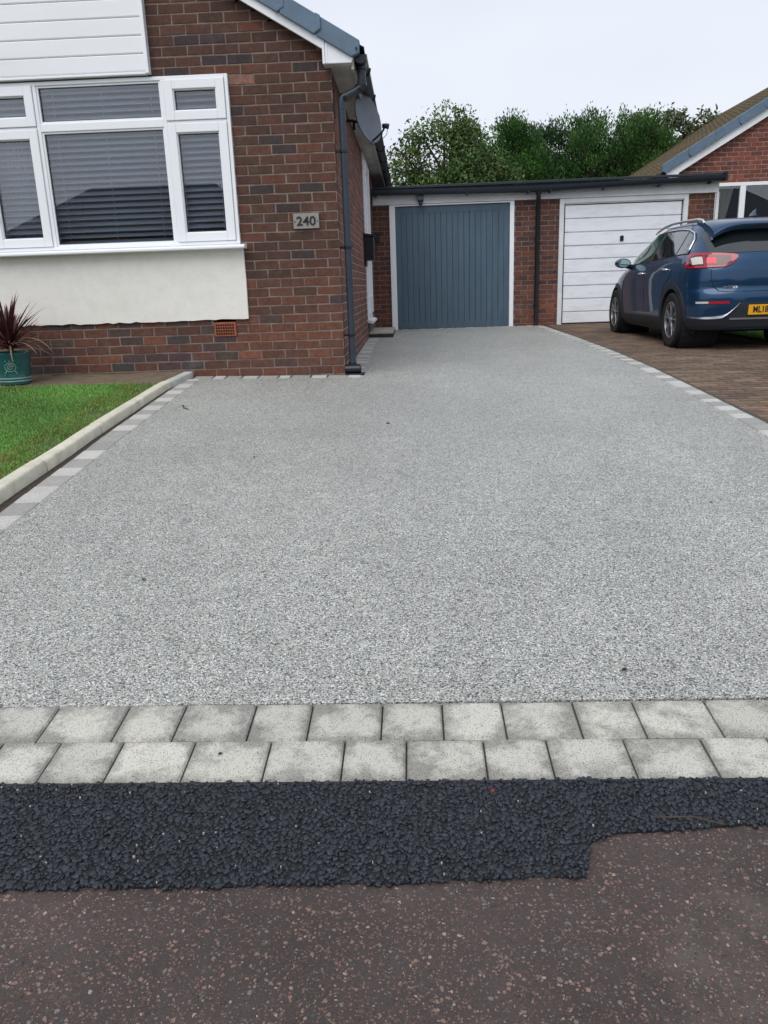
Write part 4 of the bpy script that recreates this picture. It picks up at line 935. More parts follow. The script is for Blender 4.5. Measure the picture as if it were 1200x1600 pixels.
# ------------------------------------------------------------------ trees behind the garages
def tree(name, label, cat, base, trunk_h, blobs, nleaf, lsize, cols, kind='broad', seed=1, twigs=0, group=None):
    g_ = np.random.default_rng(seed); r = random.Random(seed)
    t = thing(name, label, cat, base, group); B = Vector(base)
    tb = MB(); top = B+Vector((r.uniform(-.2, .2), 0, trunk_h)); tb.tube([B, B+(top-B)*.4+Vector((.08, .05, 0)), top], [.20, .15, .10], 10)
    twp = []
    for bx, by, bz_, br in blobs:
        c = B+Vector((bx, by, bz_)); s_ = B+(top-B)*r.uniform(.45, 1); mid = s_+(c-s_)*.5+Vector((r.uniform(-.2, .2), r.uniform(-.2, .2), r.uniform(0, .3)))
        tb.tube([s_, mid, c], [.07, .045, .02], 6)
        for _ in range(4):
            d = Vector((r.uniform(-1, 1), r.uniform(-1, 1), r.uniform(-.3, 1))).normalized(); tb.tube([c-d*.1, c+d*br*.5, c+d*br*.9], [.02, .012, .005], 5)
    vol = np.array([b_[3]**2 for b_ in blobs]); vol /= vol.sum()
    pos = []; out_ = []; dirs = []
    nclump = max(40, nleaf//28); which = g_.choice(len(blobs), nclump, p=vol)
    cc = np.array([[b_[0], b_[1], b_[2]] for b_ in blobs])[which]; rr = np.array([b_[3] for b_ in blobs])[which]
    d = g_.normal(size=(nclump, 3)); d /= np.linalg.norm(d, axis=1)[:, None]; d[:, 2] = np.abs(d[:, 2])*.85+d[:, 2]*.15 if kind == 'spray' else d[:, 2]
    rad = rr*g_.uniform(.35, 1.06, nclump)**.6; cpos = cc+d*rad[:, None]
    for i in range(twigs):
        bl = blobs[r.randrange(len(blobs))]; dd = Vector((r.uniform(-1, 1), r.uniform(-.6, .6), r.uniform(-.1, 1.2))).normalized(); c = B+Vector(bl[:3]); L_ = bl[3]*r.uniform(1.05, 1.55)
        pth = [c+dd*bl[3]*.5, c+dd*L_*.8+Vector((0, 0, .05)), c+dd*L_]; tb.tube(pth, [.015, .009, .004], 5)
        for q in range(r.randint(2, 5)): twp.append(c+dd*L_*r.uniform(.75, 1.02)-B+Vector((r.uniform(-.1, .1), r.uniform(-.1, .1), r.uniform(-.08, .08))))
    per = nleaf//nclump; csz = .17 if kind != 'spray' else .20
    n = nclump*per; p = np.repeat(cpos, per, 0); dd_ = np.repeat(d, per, 0)
    if kind == 'spray':
        s_ = g_.uniform(0, 1, n); dirv = np.array([0, 0, 1.])*.75+dd_*.55+g_.normal(0, .28, (n, 3)); dirv /= np.linalg.norm(dirv, axis=1)[:, None]
        p = p+dirv*(s_[:, None]*csz*1.7)+g_.normal(0, csz*.35, (n, 3)); ax = dirv
    else:
        p = p+g_.normal(0, csz*.75, (n, 3)); ax = g_.normal(size=(n, 3)); ax[:, 2] -= .3; ax /= np.linalg.norm(ax, axis=1)[:, None]
    ct = np.repeat(g_.uniform(.6, 1.35, nclump), per); ci = np.repeat(g_.integers(0, len(cols), nclump), per)
    if twp:
        k = 7; tp = np.repeat(np.array([list(q) for q in twp]), k, 0)+g_.normal(0, .055, (len(twp)*k, 3)); a2 = g_.normal(size=(len(tp), 3)); a2 /= np.linalg.norm(a2, axis=1)[:, None]
        p = np.concatenate([p, tp]); ax = np.concatenate([ax, a2]); ct = np.concatenate([ct, np.ones(len(tp))]); ci = np.concatenate([ci, g_.integers(0, len(cols), len(tp))]); n = len(p)
    sd_ = np.cross(ax, g_.normal(size=(n, 3))); sd_ /= np.linalg.norm(sd_, axis=1)[:, None]
    ls = lsize*g_.uniform(.6, 1.3, n)[:, None]; wd = ls*(.52 if kind != 'spray' else .42)
    nn_ = np.cross(ax, sd_)
    V = np.stack([p-ax*ls*.5, p+sd_*wd*.5+nn_*wd*.12, p+ax*ls*.5, p-sd_*wd*.5+nn_*wd*.12], 1)+np.array(base)
    C = np.array([hx(c) for c in cols])[ci]*(ct*g_.uniform(.75, 1.25, n))[:, None]
    i0 = np.arange(n)[:, None]*4; Fq = np.concatenate([i0+np.array([0, 1, 2]), i0+np.array([0, 2, 3])])
    fo = np_mesh('crown', V.reshape(-1, 3)*S-np.array(t.location), Fq, np.repeat(C, 4, 0), M['leaf'], 3); fo.parent = t
    tb.build('trunk', M['bark'], t, smooth='auto')
    return t
GB = -.7
def cloud(n, cx, cy, z0, z1, rx0, rx1, rb0, rb1, seed, pointy=1.):
    r = random.Random(seed); L_ = []
    for i in range(n):
        f = (i+.5)/n; z = z0+(z1-z0)*f; rx = rx0+(rx1-rx0)*f**pointy; a = r.uniform(0, 2*PI); q = r.uniform(.2, 1)
        L_.append((cx+math.cos(a)*rx*q, cy+math.sin(a)*rx*q*.7, z, rb0+(rb1-rb0)*f))
    return L_
grn = ['#4a6a36', '#54743d', '#3f5d32', '#647c42', '#6c7840']; lley = ['#34582b', '#3e672f', '#2c4d26', '#4b7533', '#557a37']
BG = 'trees behind the garages'
bl = cloud(34, 0, 0, 1.5, 4.2, 1.95, .45, .68, .46, 11)+[(.35, 0, 4.55, .35), (-.25, 0, 4.3, .35), (-1.1, 0, 3.4, .35), (-1.45, 0, 2.7, .4), (1.2, 0, 3.3, .4), (1.55, 0, 2.4, .5), (.05, 0, 4.75, .25), (-1.7, 0, 2.0, .5), (1.75, -.2, 1.9, .5), (-1.75, 0, 1.3, .6), (-1.9, .1, 2.3, .38), (-1.2, 0, 2.2, .6), (-1.5, .2, 1.7, .6), (.2, 0, 2.4, .8), (-.5, 0, 3.2, .6), (-1.65, 0, 3.3, .5), (-1.45, 0, 4.05, .32), (-1.25, 0, 3.8, .5), (-.95, 0, 4.4, .42), (-.4, 0, 4.75, .38), (-1.75, 0, 2.7, .55), (-1.0, 0, 3.0, .7)]
tree('cherry_tree', 'loose broadleaf tree at the left with airy twigs against the sky, nearest our gutter', 'tree', (1.35, 22.5, GB), 2.6, bl, 56000, .10, grn, 'broad', 3, 60, BG)
bl = cloud(34, 0, 0, .9, 4.65, 1.5, .25, .72, .36, 21)
tree('cypress_tree', 'bright green pointed cypress between the loose broadleaf tree and the darkest conifer', 'tree', (3.05, 24.0, GB), 3.4, bl, 60000, .085, ['#355a27', '#41692c', '#527a33', '#2b4b22'], 'spray', 5, 0, BG)
bl = cloud(30, 0, 0, .9, 4.6, 1.4, .9, .75, .42, 31)
tree('dark_conifer', 'dark low conifer in the middle dip of the tree line', 'tree', (4.25, 25.2, GB), 3.2, bl, 60000, .085, ['#284826', '#233f23', '#32552c', '#3d6230'], 'spray', 7, 0, BG)
bl = cloud(40, 0, 0, 1.0, 4.6, 1.6, 1.0, .75, .36, 41)+[(-.9, 0, 4.75, .3), (.7, 0, 4.8, .28), (-.1, 0, 4.85, .28)]
tree('leylandii_tree', 'tall dense feathery conifer right of the dip, its top ragged', 'tree', (5.4, 24.6, GB), 3.6, bl, 76000, .085, lley, 'spray', 9, 0, BG)
bl = cloud(28, 0, 0, .9, 4.6, 1.3, .6, .66, .36, 51)
tree('bushy_conifer', 'yellow-green conifer left of the mossy roof', 'tree', (6.55, 24.2, GB), 3.2, bl, 46000, .085, ['#40662a', '#537731', '#33552a'], 'spray', 12, 0, BG)
bl = [(0, 0, 3.0, .5), (-.5, 0, 3.6, .4), (.5, 0, 3.9, .35), (.9, 0, 4.6, .3), (-.1, 0, 4.6, .3), (1.3, 0, 4.9, .25), (.4, 0, 5.0, .25), (-.6, 0, 4.9, .25), (1.6, 0, 4.4, .3), (.2, .3, 2.2, .7), (1.2, .3, 3.2, .5)]
tree('birch_tree', 'thin airy tree with sparse leaves above the mossy roof edge', 'tree', (7.2, 25.0, GB), 3.0, bl, 5200, .13, ['#5d6b4a', '#6d7650', '#4d5c3a'], 'broad', 15, 55, BG)
bl = cloud(12, 0, 0, .8, 5.0, .5, .12, .42, .2, 61)
tree('spruce_tree', 'narrow blue-green spruce tip poking up behind the bushy conifer', 'tree', (7.1, 27.5, GB), 3.6, bl, 5000, .11, ['#27403a', '#2d4a40'], 'spray', 18, 0, BG)

# ------------------------------------------------------------------ over the road (seen only in the window glass)
def bungalow(x, y, w_, h_, label):
    t = thing('opposite_house', label, 'house', (x, y, -1.1), 'houses across the road')
    b = MB(); b.box(x-w_/2, x+w_/2, y-7, y, -1.1, h_); b.build('wall', M['opposite_wall'], t)
    b = MB(); b.add([(x-w_/2-.3, y+.3, h_), (x+w_/2+.3, y+.3, h_), (x+w_/2+.3, y-7.3, h_), (x-w_/2-.3, y-7.3, h_), (x-w_/2+2, y-3.5, h_+2), (x+w_/2-2, y-3.5, h_+2)], [(0, 1, 5, 4), (1, 2, 5), (2, 3, 4, 5), (3, 0, 4), (3, 2, 1, 0)]); b.build('roof', M['roof_tile'], t)
    b = MB(); b.box(x-2.4, x-.8, y, y+.05, -.1, 1.0); b.box(x+.9, x+2.4, y, y+.05, -.1, 1.0); b.build('window', M['car_glass'], t)
bungalow(-10.2, -16, 9, 2.2, 'bungalow opposite with hipped roof, mirrored in the front window'); bungalow(17, -17, 10, 3.0, 'third bungalow opposite, mirrored in the neighbouring window'); bungalow(1.0, -17, 9, 2.2, 'second bungalow opposite, behind the photographer to the right')
for i, (x, y, h_) in enumerate(((-6.5, -15, 2.8), (-4.2, -14.5, 2.2), (-15.5, -15, 3.0), (10.6, -14, 3.2))):
    tree('street_tree', ['bushy tree between the two houses opposite', 'rounded shrub at the opposite kerb', 'far bushy tree at the end of the opposite gardens', 'bushy tree opposite the neighbouring drive'][i], 'tree', (x, y, -1.1), 1.0, cloud(8, 0, 0, .7, h_, 1.2, .6, .8, .6, 70+i), 3500, .22, grn, 'broad', 30+i, 0, 'trees across the road')

# ------------------------------------------------------------------ the parked car
SC = 1.1/1.13
ZT = [.18, .24, .30, .38, .46, .56, .64, .70, .76, .82, .88, .94, 1.00, 1.06, 1.10, 1.15, 1.20, 1.26, 1.32, 1.38, 1.42, 1.455, 1.475, 1.485]
def tab(xs_, ys_): return lambda z: float(np.interp(z, xs_, ys_))
cW = tab([.18, .26, .36, .5, .6, .72, .82, .9, .97, 1.02, 1.06, 1.12, 1.2, 1.3, 1.38, 1.42, 1.455, 1.475, 1.485], [.80, .86, .885, .895, .900, .903, .902, .893, .875, .858, .838, .805, .762, .712, .668, .640, .60, .545, .46])
cR = tab([.18, .26, .36, .5, .6, .66, .70, .78, .9, 1.0, 1.06, 1.1, 1.2, 1.3, 1.4, 1.455, 1.485], [.16, .05, .02, .0, .0, .015, .045, .035, .05, .075, .10, .13, .22, .31, .41, .52, .80])
cF = tab([.18, .26, .36, .5, .66, .76, .82, .88, .94, .99, 1.04, 1.1, 1.2, 1.3, 1.4, 1.455, 1.485], [4.10, 4.27, 4.33, 4.35, 4.33, 4.26, 4.14, 3.93, 3.65, 3.38, 3.22, 3.10, 2.90, 2.70, 2.46, 2.2, 1.75])
cLf = tab([.18, .8, .99, 1.1], [1.2, 1.25, .9, .55])
LR, NR, NF = .52, 3.1, 2.6
def qf(y): y = max(.5, min(3.4, y)); return 1-.03*((y-2.1)/1.5)**2
def xs_(y, z):
    w_ = cW(z)*qf(y); r_, f_, lf = cR(z), cF(z), cLf(z)
    if y < r_+LR: w_ *= max(0, 1-min(1, (r_+LR-y)/LR)**NR)**(1/NR)
    if y > f_-lf: w_ *= max(0, 1-min(1, (y-f_+lf)/lf)**NF)**(1/NF)
    return w_
def yr_(x, z):
    w_ = cW(z)*qf(0); return cR(z)+LR*(1-max(0, 1-min(1, abs(x)/w_)**NR)**(1/NR))
def half(z):
    r_, f_, lf = cR(z), cF(z), cLf(z); P = []
    for i in range(19):
        t = PI/2*i/18; y = r_+LR*(1-math.cos(t)**(2/NR)); P.append((cW(z)*qf(0)*math.sin(t)**(2/NR), y))
    for i in range(1, 110):
        y = r_+LR+(f_-lf-r_-LR)*i/110; P.append((cW(z)*qf(y), y))
    for i in range(17):
        t = PI/2*i/16; y = f_-lf+lf*math.sin(t)**(2/NF); P.append((cW(z)*qf(y)*math.cos(t)**(2/NF), y))
    return P
car = thing('parked_car', 'dark blue crossover car with silver roof rails parked on the neighbouring block paving', 'car', (0, 0, 0), raw=True)
car.location = (3.60*S, 8.27*S, -.7455*S); car.rotation_euler = (math.radians(.35), 0, math.radians(.45))
ARCH = [(.78, .33), (3.46, .33)]; RA = .375
zs = [.235+i*.0265 for i in range(48)]; zs = [z for z in zs if z < 1.45]+[1.455, 1.465, 1.475, 1.481, 1.485]
H = [half(z) for z in zs]; nH = len(H[0])
b = MB(); vs = []; n2 = 2*nH-2
for z, h in zip(zs, H):
    vs += [(-x, y, z) for x, y in h]+[(x, y, z) for x, y in h[-2:0:-1]]
fs = []
for i in range(len(zs)-1):
    for k in range(n2):
        q = (i*n2+k, i*n2+(k+1) % n2, (i+1)*n2+(k+1) % n2, (i+1)*n2+k)
        cx_, cy_, cz_ = [sum(vs[j][a] for j in q)/4 for a in range(3)]
        if abs(cx_) > .5 and any((cy_-ay)**2+(cz_-az)**2 < (RA+.012)**2 for ay, az in ARCH): continue
        fs.append(q)
b.add(vs, fs); top = (len(zs)-1)*n2
mid = len(b.v); b.v += [(0, H[-1][k][1], 1.485+.022*math.sin(PI*min(1, max(0, k/(nH-1))))) for k in range(nH)]; b.c += [(1, 1, 1)]*nH
for k in range(nH-1):
    L0, L1 = top+k, top+k+1; R0, R1 = top+(n2-k) % n2, top+(n2-k-1) % n2
    b.f.append([L0, L1, mid+k+1, mid+k]); b.f.append([mid+k, mid+k+1, R1, R0])
body = b.build('body', M['car_paint'], car, smooth=True, scale=SC)
CT = Vector((0, 2.0, .75))
def patch(b, fn, ns, nt, off, thick=.0, col=None):
    e = 1e-3; G = []; I = []
    for i in range(ns+1):
        row = []; ri = []
        for j in range(nt+1):
            s_, t_ = i/ns, j/nt; p = Vector(fn(s_, t_)); s2 = s_-e if s_ > .5 else s_+e; t2 = t_-e if t_ > .5 else t_+e
            ds = (Vector(fn(s2, t_))-p)*(1 if s2 > s_ else -1); dt = (Vector(fn(s_, t2))-p)*(1 if t2 > t_ else -1)
            nn = ds.cross(dt)
            nn = nn.normalized() if nn.length > 1e-12 else Vector((p.x, p.y-2, 0)).normalized()
            out_ = Vector((p.x, (p.y-2)*.25, .15*(p.z-.6)))
            if nn.dot(out_) < 0: nn = -nn
            row.append(p+nn*off); ri.append(p+nn*(off-thick))
        G.append(row); I.append(ri)
    b.grid(G, col)
    if thick:
        E_ = [(i, 0) for i in range(ns)]+[(ns, j) for j in range(nt)]+[(i, nt) for i in range(ns, 0, -1)]+[(0, j) for j in range(nt, 0, -1)]; k = len(E_)
        b.add([G[i][j] for i, j in E_]+[I[i][j] for i, j in E_], [(a, (a+1) % k, k+(a+1) % k, k+a) for a in range(k)], col)
def sidep(sg, ya, yb, zlo, zhi): # ruled between curves on one flank
    def f(s_, t_):
        y = ya+(yb-ya)*s_; z = zlo(y)+(zhi(y)-zlo(y))*t_; return (sg*xs_(y, z), y, z)
    return f
def rearp(xa, xb, zlo, zhi):
    def f(s_, t_):
        x = xa+(xb-xa)*s_; z = zlo(x)+(zhi(x)-zlo(x))*t_; return (x, yr_(x, z), z)
    return f
K = lambda v: (lambda _: v)
for sg in (-1, 1):
    # arch cladding, sill cladding
    for ay, az in ARCH:
        b = MB()
        def f(s_, t_, ay=ay, az=az):
            a = -.42+(PI+.84)*s_; r_ = RA-.004+(.058+.02*abs(math.cos(a)))*t_; y = ay+math.cos(a)*r_; z = max(.185, az+math.sin(a)*r_); return (sg*xs_(y, z), y, z)
        patch(b, f, 40, 3, .012, .10); b.build('wheel_arch', M['car_trim'], car, smooth='auto', scale=SC, fixn=False)
        b = MB(); b.lathe([(0, .42), (RA+.02, .42), (RA+.02, .86)], (0, ay, az), 'x', 28); 
        b.v = [(sg*v[0] if sg > 0 else -v[0], v[1], v[2]) for v in b.v]; b.build('wheel_well', M['tyre'], car, scale=SC, fixn=False)
    b = MB(); patch(b, sidep(sg, 1.13, 3.09, K(.185), lambda y: .335+.01*math.sin(y)), 30, 4, .012, .02); b.build('sill_cladding', M['car_trim'], car, smooth='auto', scale=SC, fixn=False)
    # glasshouse
    zlow = tab([.55, .8, 1.2, 2.0, 3.05], [1.092, 1.083, 1.062, 1.022, .985])
    zup = tab([.56, .60, .70, .9, 1.25, 1.7, 2.1, 2.4, 2.65, 2.85, 3.02, 3.08], [1.10, 1.25, 1.325, 1.37, 1.392, 1.395, 1.375, 1.325, 1.25, 1.16, 1.05, .99])
    b = MB(); patch(b, sidep(sg, .565, 3.07, zlow, zup), 60, 6, .003); b.build('window_surround', M['car_trim'], car, smooth=True, scale=SC, fixn=False)
    for nm, ya, yb, mt in (('quarter_window', .60, .93, 'car_glass'), ('side_window', .965, 1.80, 'car_glass'), ('side_window', 1.90, 3.0, 'car_glass_green' if sg < 0 else 'car_glass')):
        b = MB(); sk = .10 if nm != 'side_window' or ya < 1 else 0
        def f(s_, t_, ya=ya, yb=yb):
            y = ya+(yb-ya)*s_; lo, hi = zlow(y)+.012, zup(y)-.014; hi = max(hi, lo+.002); z = lo+(hi-lo)*t_; y2 = y-(z-1.05)*.16*(1 if (ya > .8 or s_ > .3) else 0); z = min(z, zup(y2)-.012); return (sg*xs_(y2, z), y2, z)
        patch(b, f, 24, 8, .007); b.build(nm, M[mt], car, smooth=True, scale=SC, fixn=False)
    b = MB(); pth = [(y, zlow(y)) for y in (.575,)]+[(y, zup(y)+.006) for y in (.572, .60, .64, .70, .8, .9, 1.05, 1.25, 1.5, 1.7, 1.9, 2.1, 2.25, 2.4, 2.55, 2.65, 2.75)]
    b.tube([(sg*(xs_(y, z)+.010), y, z) for y, z in pth], .0105, 8); b.build('chrome_trim', M['chrome'], car, smooth=True, scale=SC)
    # roof rail
    b = MB(); pr = [(.62, 1.425), (.70, 1.458), (.85, 1.478), (1.3, 1.490), (1.8, 1.487), (2.1, 1.465), (2.35, 1.425), (2.45, 1.395)]
    b.tube([(sg*(.600 if 0 < i < 7 else .61), y, z+.010) for i, (y, z) in enumerate(pr)], [.014, .019, .018, .016, .016, .016, .015, .01], 10); b.build('roof_rail', M['chrome_dull'], car, smooth=True, scale=SC)
    # handles, seams
    for y, z in ((2.04, .885), (1.10, .925)):
        b = MB(); x = xs_(y, z)
        b.tube([(sg*(x-.005), y-.09, z), (sg*(x+.026), y-.07, z+.002), (sg*(x+.032), y, z+.004), (sg*(x+.026), y+.07, z+.002), (sg*(x-.005), y+.09, z)], [.012, .013, .014, .013, .012], 8); b.build('door_handle', M['chrome'], car, smooth=True, scale=SC)
    b = MB()
    for pth in ([(1.88, .34), (1.90, .6), (1.90, .85), (1.87, 1.03)], [(3.03, .36), (3.02, .6), (2.98, .8), (2.93, .99)], [(1.2, .55), (1.08, .73), (.93, .82), (.87, .9), (.9, 1.06)], [(.55, .64), (.3, .66), (.12, .70)]):
        b.tube([(sg*(xs_(y, z)+.0005), y, z) for y, z in pth], .0035, 5)
    b.build('panel_gap', M['dark_hole'], body, scale=SC)
    # mirror
    b = MB(); c0 = Vector((sg*.985, 2.70, 1.035)); P = []
    for i in range(9):
        t = i/8; rr = math.sin(PI*min(.93, .12+.88*t)); rr = [.35, .7, .88, .97, 1, .98, .93, .85, .78][i]
        P.append([c0+Vector((sg*math.cos(a)*.115*rr, .10-t*.17, math.sin(a)*(.075 if math.sin(a) > 0 else .062)*rr)) for a in [2*PI*k/24 for k in range(25)]])
    b.grid(P); b.add(P[0][:-1], [tuple(range(24))]); mr = b.build('wing_mirror', M['car_paint'], car, smooth='auto', scale=SC)
    b = MB(); b.add([c0+Vector((sg*math.cos(a)*.084, -.058, math.sin(a)*(.055 if math.sin(a) > 0 else .046))) for a in [2*PI*k/24 for k in range(24)]], [tuple(range(24))]); b.build('mirror_glass', M['mirror_glass'], mr, scale=SC, solid=.003)
    b = MB(); b.tube([c0+Vector((-sg*.06, .02, -.04)), (sg*(xs_(2.76, .99)-.02), 2.78, .985)], [.03, .04], 10); b.build('mirror_arm', M['car_trim'], mr, smooth=True, scale=SC)
    # tail light
    def C(s_, z, sg=sg):
        if s_ < .78: x = .385+(.80-.385)*s_/.78; return (sg*x, yr_(x, z), z)
        y = yr_(.80, z)+(s_-.78)/.22*.15; return (sg*xs_(y, z), y, z)
    tlo = tab([0, .12, .25, .78, 1], [1.035, .965, .935, .925, .93]); thi = tab([0, .1, .5, .72, .85, 1], [1.055, 1.065, 1.085, 1.088, 1.06, .96])
    def tl(b, sa, sb, m0, m1, off, th=.0):
        def f(s_, t_):
            q = sa+(sb-sa)*s_; lo, hi = tlo(q), thi(q); return C(q, lo+(hi-lo)*(m0+(m1-m0)*t_))
        patch(b, f, 30, 4, off, th)
    b = MB(); tl(b, 0, 1, 0, 1, .016, .03); lamp = b.build('tail_light', M['lens_red'], car, smooth='auto', scale=SC, fixn=False)
    b = MB(); tl(b, .14, .60, .16, .84, .019); tl(b, .63, .88, .16, .84, .019); b.build('lens', M['lens_dark_red'], lamp, smooth=True, scale=SC, fixn=False)
    b = MB(); tl(b, .64, .80, .24, .72, .0215); b.build('reversing_lens', M['lens_white'], lamp, smooth=True, scale=SC, fixn=False)
    b = MB(); tl(b, .42, .58, .25, .66, .0215); b.build('brake_lens', M['lens_bright'], lamp, smooth=True, scale=SC, fixn=False)
    # low reflector
    b = MB(); patch(b, rearp(sg*.47, sg*.68, K(.532), K(.560)), 10, 2, .006, .01); b.build('reflector', M['lens_red'], car, smooth='auto', scale=SC, fixn=False)
    b = MB(); patch(b, rearp(sg*.68, sg*.79, K(.536), K(.558)), 8, 2, .006, .01); b.build('fog_lamp', M['lens_white'], car, smooth='auto', scale=SC, fixn=False)
    # silver strake on the bumper
    b = MB(); pth = [(.845, .385), (.80, .372), (.70, .370), (.60, .372), (.53, .382), (.48, .415), (.43, .463), (.385, .508), (.36, .535)]
    P = []
    for i, (x, z) in enumerate(pth):
        h_ = [.004, .014, .019, .02, .022, .02, .016, .010, .003][i]; y = yr_(x, z)
        dx = .7 if i > 4 else 0
        P.append([(sg*(x+h_*dx), y-.002, z-h_*.8), (sg*(x+h_*dx*.4), y-.018, z-h_*.4), (sg*(x-h_*dx*.4), y-.016, z+h_*.6), (sg*(x-h_*dx), y-.001, z+h_)])
    b.grid(P); b.build('bumper_strake', M['chrome_dull'], car, smooth='auto', scale=SC, fixn=False)
    # lower corner cladding
    b = MB()
    def f(s_, t_, sg=sg):
        z = .25+(.362-.25)*t_
        if s_ < .55: x = .46+(.80-.46)*s_/.55; return (sg*x, yr_(x, z), z)
        y = yr_(.80, z)+(s_-.55)/.45*(.36-yr_(.80, z)); return (sg*xs_(y, z), y, z)
    patch(b, f, 26, 4, .008, .02); b.build('corner_cladding', M['car_trim'], car, smooth='auto', scale=SC, fixn=False)
# tailgate glass, spoiler, plate
b = MB(); patch(b, rearp(-.66, .66, lambda x: 1.088-.012*(x/.6)**2, lambda x: 1.40-.10*abs(x/.66)**3), 30, 8, .004); b.build('rear_window', M['car_glass'], car, smooth=True, scale=SC, fixn=False)
b = MB(); P = []
for i in range(33):
    x = -.615+1.23*i/32; a = abs(x)/.615; dn = .115*a**5; ye = .205+.06*a**3; zt = 1.487-.035*a**3
    P.append([(x, yr_(x, 1.30-dn*.4)+.02, 1.325-dn), (x, ye+.03, 1.352-dn), (x, ye+.004, 1.372-dn), (x, ye, 1.392-dn*.9), (x, ye+.02, 1.412-dn*.8), (x, ye+.14, zt-.042-dn*.25), (x, ye+.33, zt-.012), (x, .86, zt+.006)])
b.grid(P); b.add(P[0], [tuple(range(8))]); b.add(P[-1], [tuple(range(8))]); b.build('spoiler', M['car_paint'], car, smooth='auto', scale=SC)
b = MB(); b.prism([(.205, 1.373), (.199, 1.385), (.21, 1.386), (.215, 1.374)], 'x', -.16, .16); b.build('brake_light', M['lens_dark_red'], car, scale=SC)
b = MB(); zl = lambda x: .378; zh = lambda x: .378+.165*min(1, max(0, (.52-abs(x))/.15))
patch(b, rearp(-.515, .515, zl, zh), 40, 4, .004); b.build('bumper_insert', M['car_trim'], car, smooth=True, scale=SC, fixn=False)
b = MB(); patch(b, rearp(-.45, .45, K(.355), K(.372)), 30, 2, .012, .02); b.build('bumper_trim', M['chrome_dull'], car, smooth='auto', scale=SC, fixn=False)
b = MB(); patch(b, rearp(-.46, .46, K(.27), K(.35)), 30, 2, .008, .02); b.build('diffuser', M['car_trim'], car, smooth='auto', scale=SC, fixn=False)
b = MB(); yp = yr_(0, .46)-.012; b.box(-.262, .262, yp, yp+.02, .402, .513); pl = b.build('number_plate', M['plate_yellow'], car, bevel=.003, scale=SC)
vs, fs = text_mb('ML18', .088, .001, .0022); b = MB(); b.add([(-.128+v[0]*.86, yp-.0015-v[2], .4575+v[1]*1.12) for v in vs], fs); b.build('plate_letters', M['letter_dark'], pl, scale=SC)
vs, fs = text_mb('niro', .062, .002, .0015); b = MB(); b.add([(-.46+v[0]*1.5+v[1]*.25, yr_(-.46+v[0]*1.5, .715)-.006-v[2]*2, 0.715+v[1]*.9) for v in vs], fs); b.build('model_lettering', M['chrome'], car, scale=SC)
b = MB()
b.tube([(x, yr_(x, z)-.0005, z) for x, z in [(-.66, .91), (-.66, .80), (-.63, .72), (-.58, .672), (-.5, .662), (-.3, .662), (0, .662), (.3, .662), (.5, .662), (.58, .672), (.63, .72), (.66, .80), (.66, .91)]], .004, 5)
b.build('panel_gap', M['dark_hole'], body, scale=SC)
b = MB(); P = []
for i, (h_, l0, l1, wd) in enumerate(((0, .64, .88, .032), (.022, .655, .85, .022), (.045, .655, .78, .008), (.066, .655, .72, .003), (.072, .66, .695, .001))):
    P.append([(0, l1, 1.503+h_), (-wd, (l0+l1)/2, 1.503+h_), (0, l0, 1.503+h_), (wd, (l0+l1)/2, 1.503+h_), (0, l1, 1.503+h_)])
b.grid(P); b.build('aerial_fin', M['car_paint'], car, smooth='auto', scale=SC)
b = MB(); b.box(-.66, .66, .45, 4.0, .19, .26); b.tube([(.35, .12, .24), (.35, .6, .24)], .03, 10); b.build('underbody', M['tyre'], car, scale=SC)
b = MB(); patch(b, lambda s_, t_: ((-.62+1.24*s_)*(1-.12*t_), 3.30-.95*t_-.22*abs(-1+2*s_)**2.5*1.0+.03, .99+.46*t_), 16, 8, 0); b.build('windscreen', M['car_glass'], car, smooth=True, scale=SC, fixn=False)
# wheels
def wheel(sg, ay):
    x0 = sg*.885; c = (0, ay, .33)
    wl = bpy.data.objects.new('wheel', None)
    b = MB(); b.lathe([(.215, -.01), (.235, .0), (.30, .004), (.322, -.012), (.330, -.035), (.330, -.19), (.318, -.212), (.24, -.22), (.215, -.2)], (0, 0, 0), 'x', 48, close=True)
    b.v = [(x0+sg*v[0], ay+v[1], .33+v[2]) for v in b.v]; ty = b.build('wheel', M['tyre'], car, smooth='auto', scale=SC)
    b = MB(); b.lathe([(.218, -.004), (.212, .0), (.204, -.004), (.200, -.03), (.195, -.16)], (0, 0, 0), 'x', 48)
    for k in range(5):
        a0 = 2*PI*k/5+.35
        for d_ in (-1, 1):
            pts = [(.035, a0+d_*.55), (.10, a0+d_*.22), (.205, a0+d_*.30), (.205, a0+d_*.13), (.10, a0+d_*.04), (.045, a0+d_*.0)]
            pp = [(math.cos(a)*r_, math.sin(a)*r_) for r_, a in pts]
            b.prism(pp if d_ > 0 else pp[::-1], 'x', -.035, -.006)
    b.lathe([(0, .0), (.030, -.002), (.036, -.012), (.036, -.04)], (0, 0, 0), 'x', 20)
    b.v = [(x0+sg*v[0], ay+v[1], .33+v[2]) for v in b.v]; b.build('rim', M['rim'], ty, smooth=False, scale=SC, bevel=.003)
    b = MB(); b.lathe([(0, -.06), (.15, -.06), (.20, -.07)], (0, 0, 0), 'x', 32); b.v = [(x0+sg*v[0], ay+v[1], .33+v[2]) for v in b.v]; b.build('brake_disc', M['rim_dark'], ty, scale=SC)
    bpy.data.objects.remove(wl)
for sg in (-1, 1):
    for ay in (.78, 3.46): wheel(sg, ay)

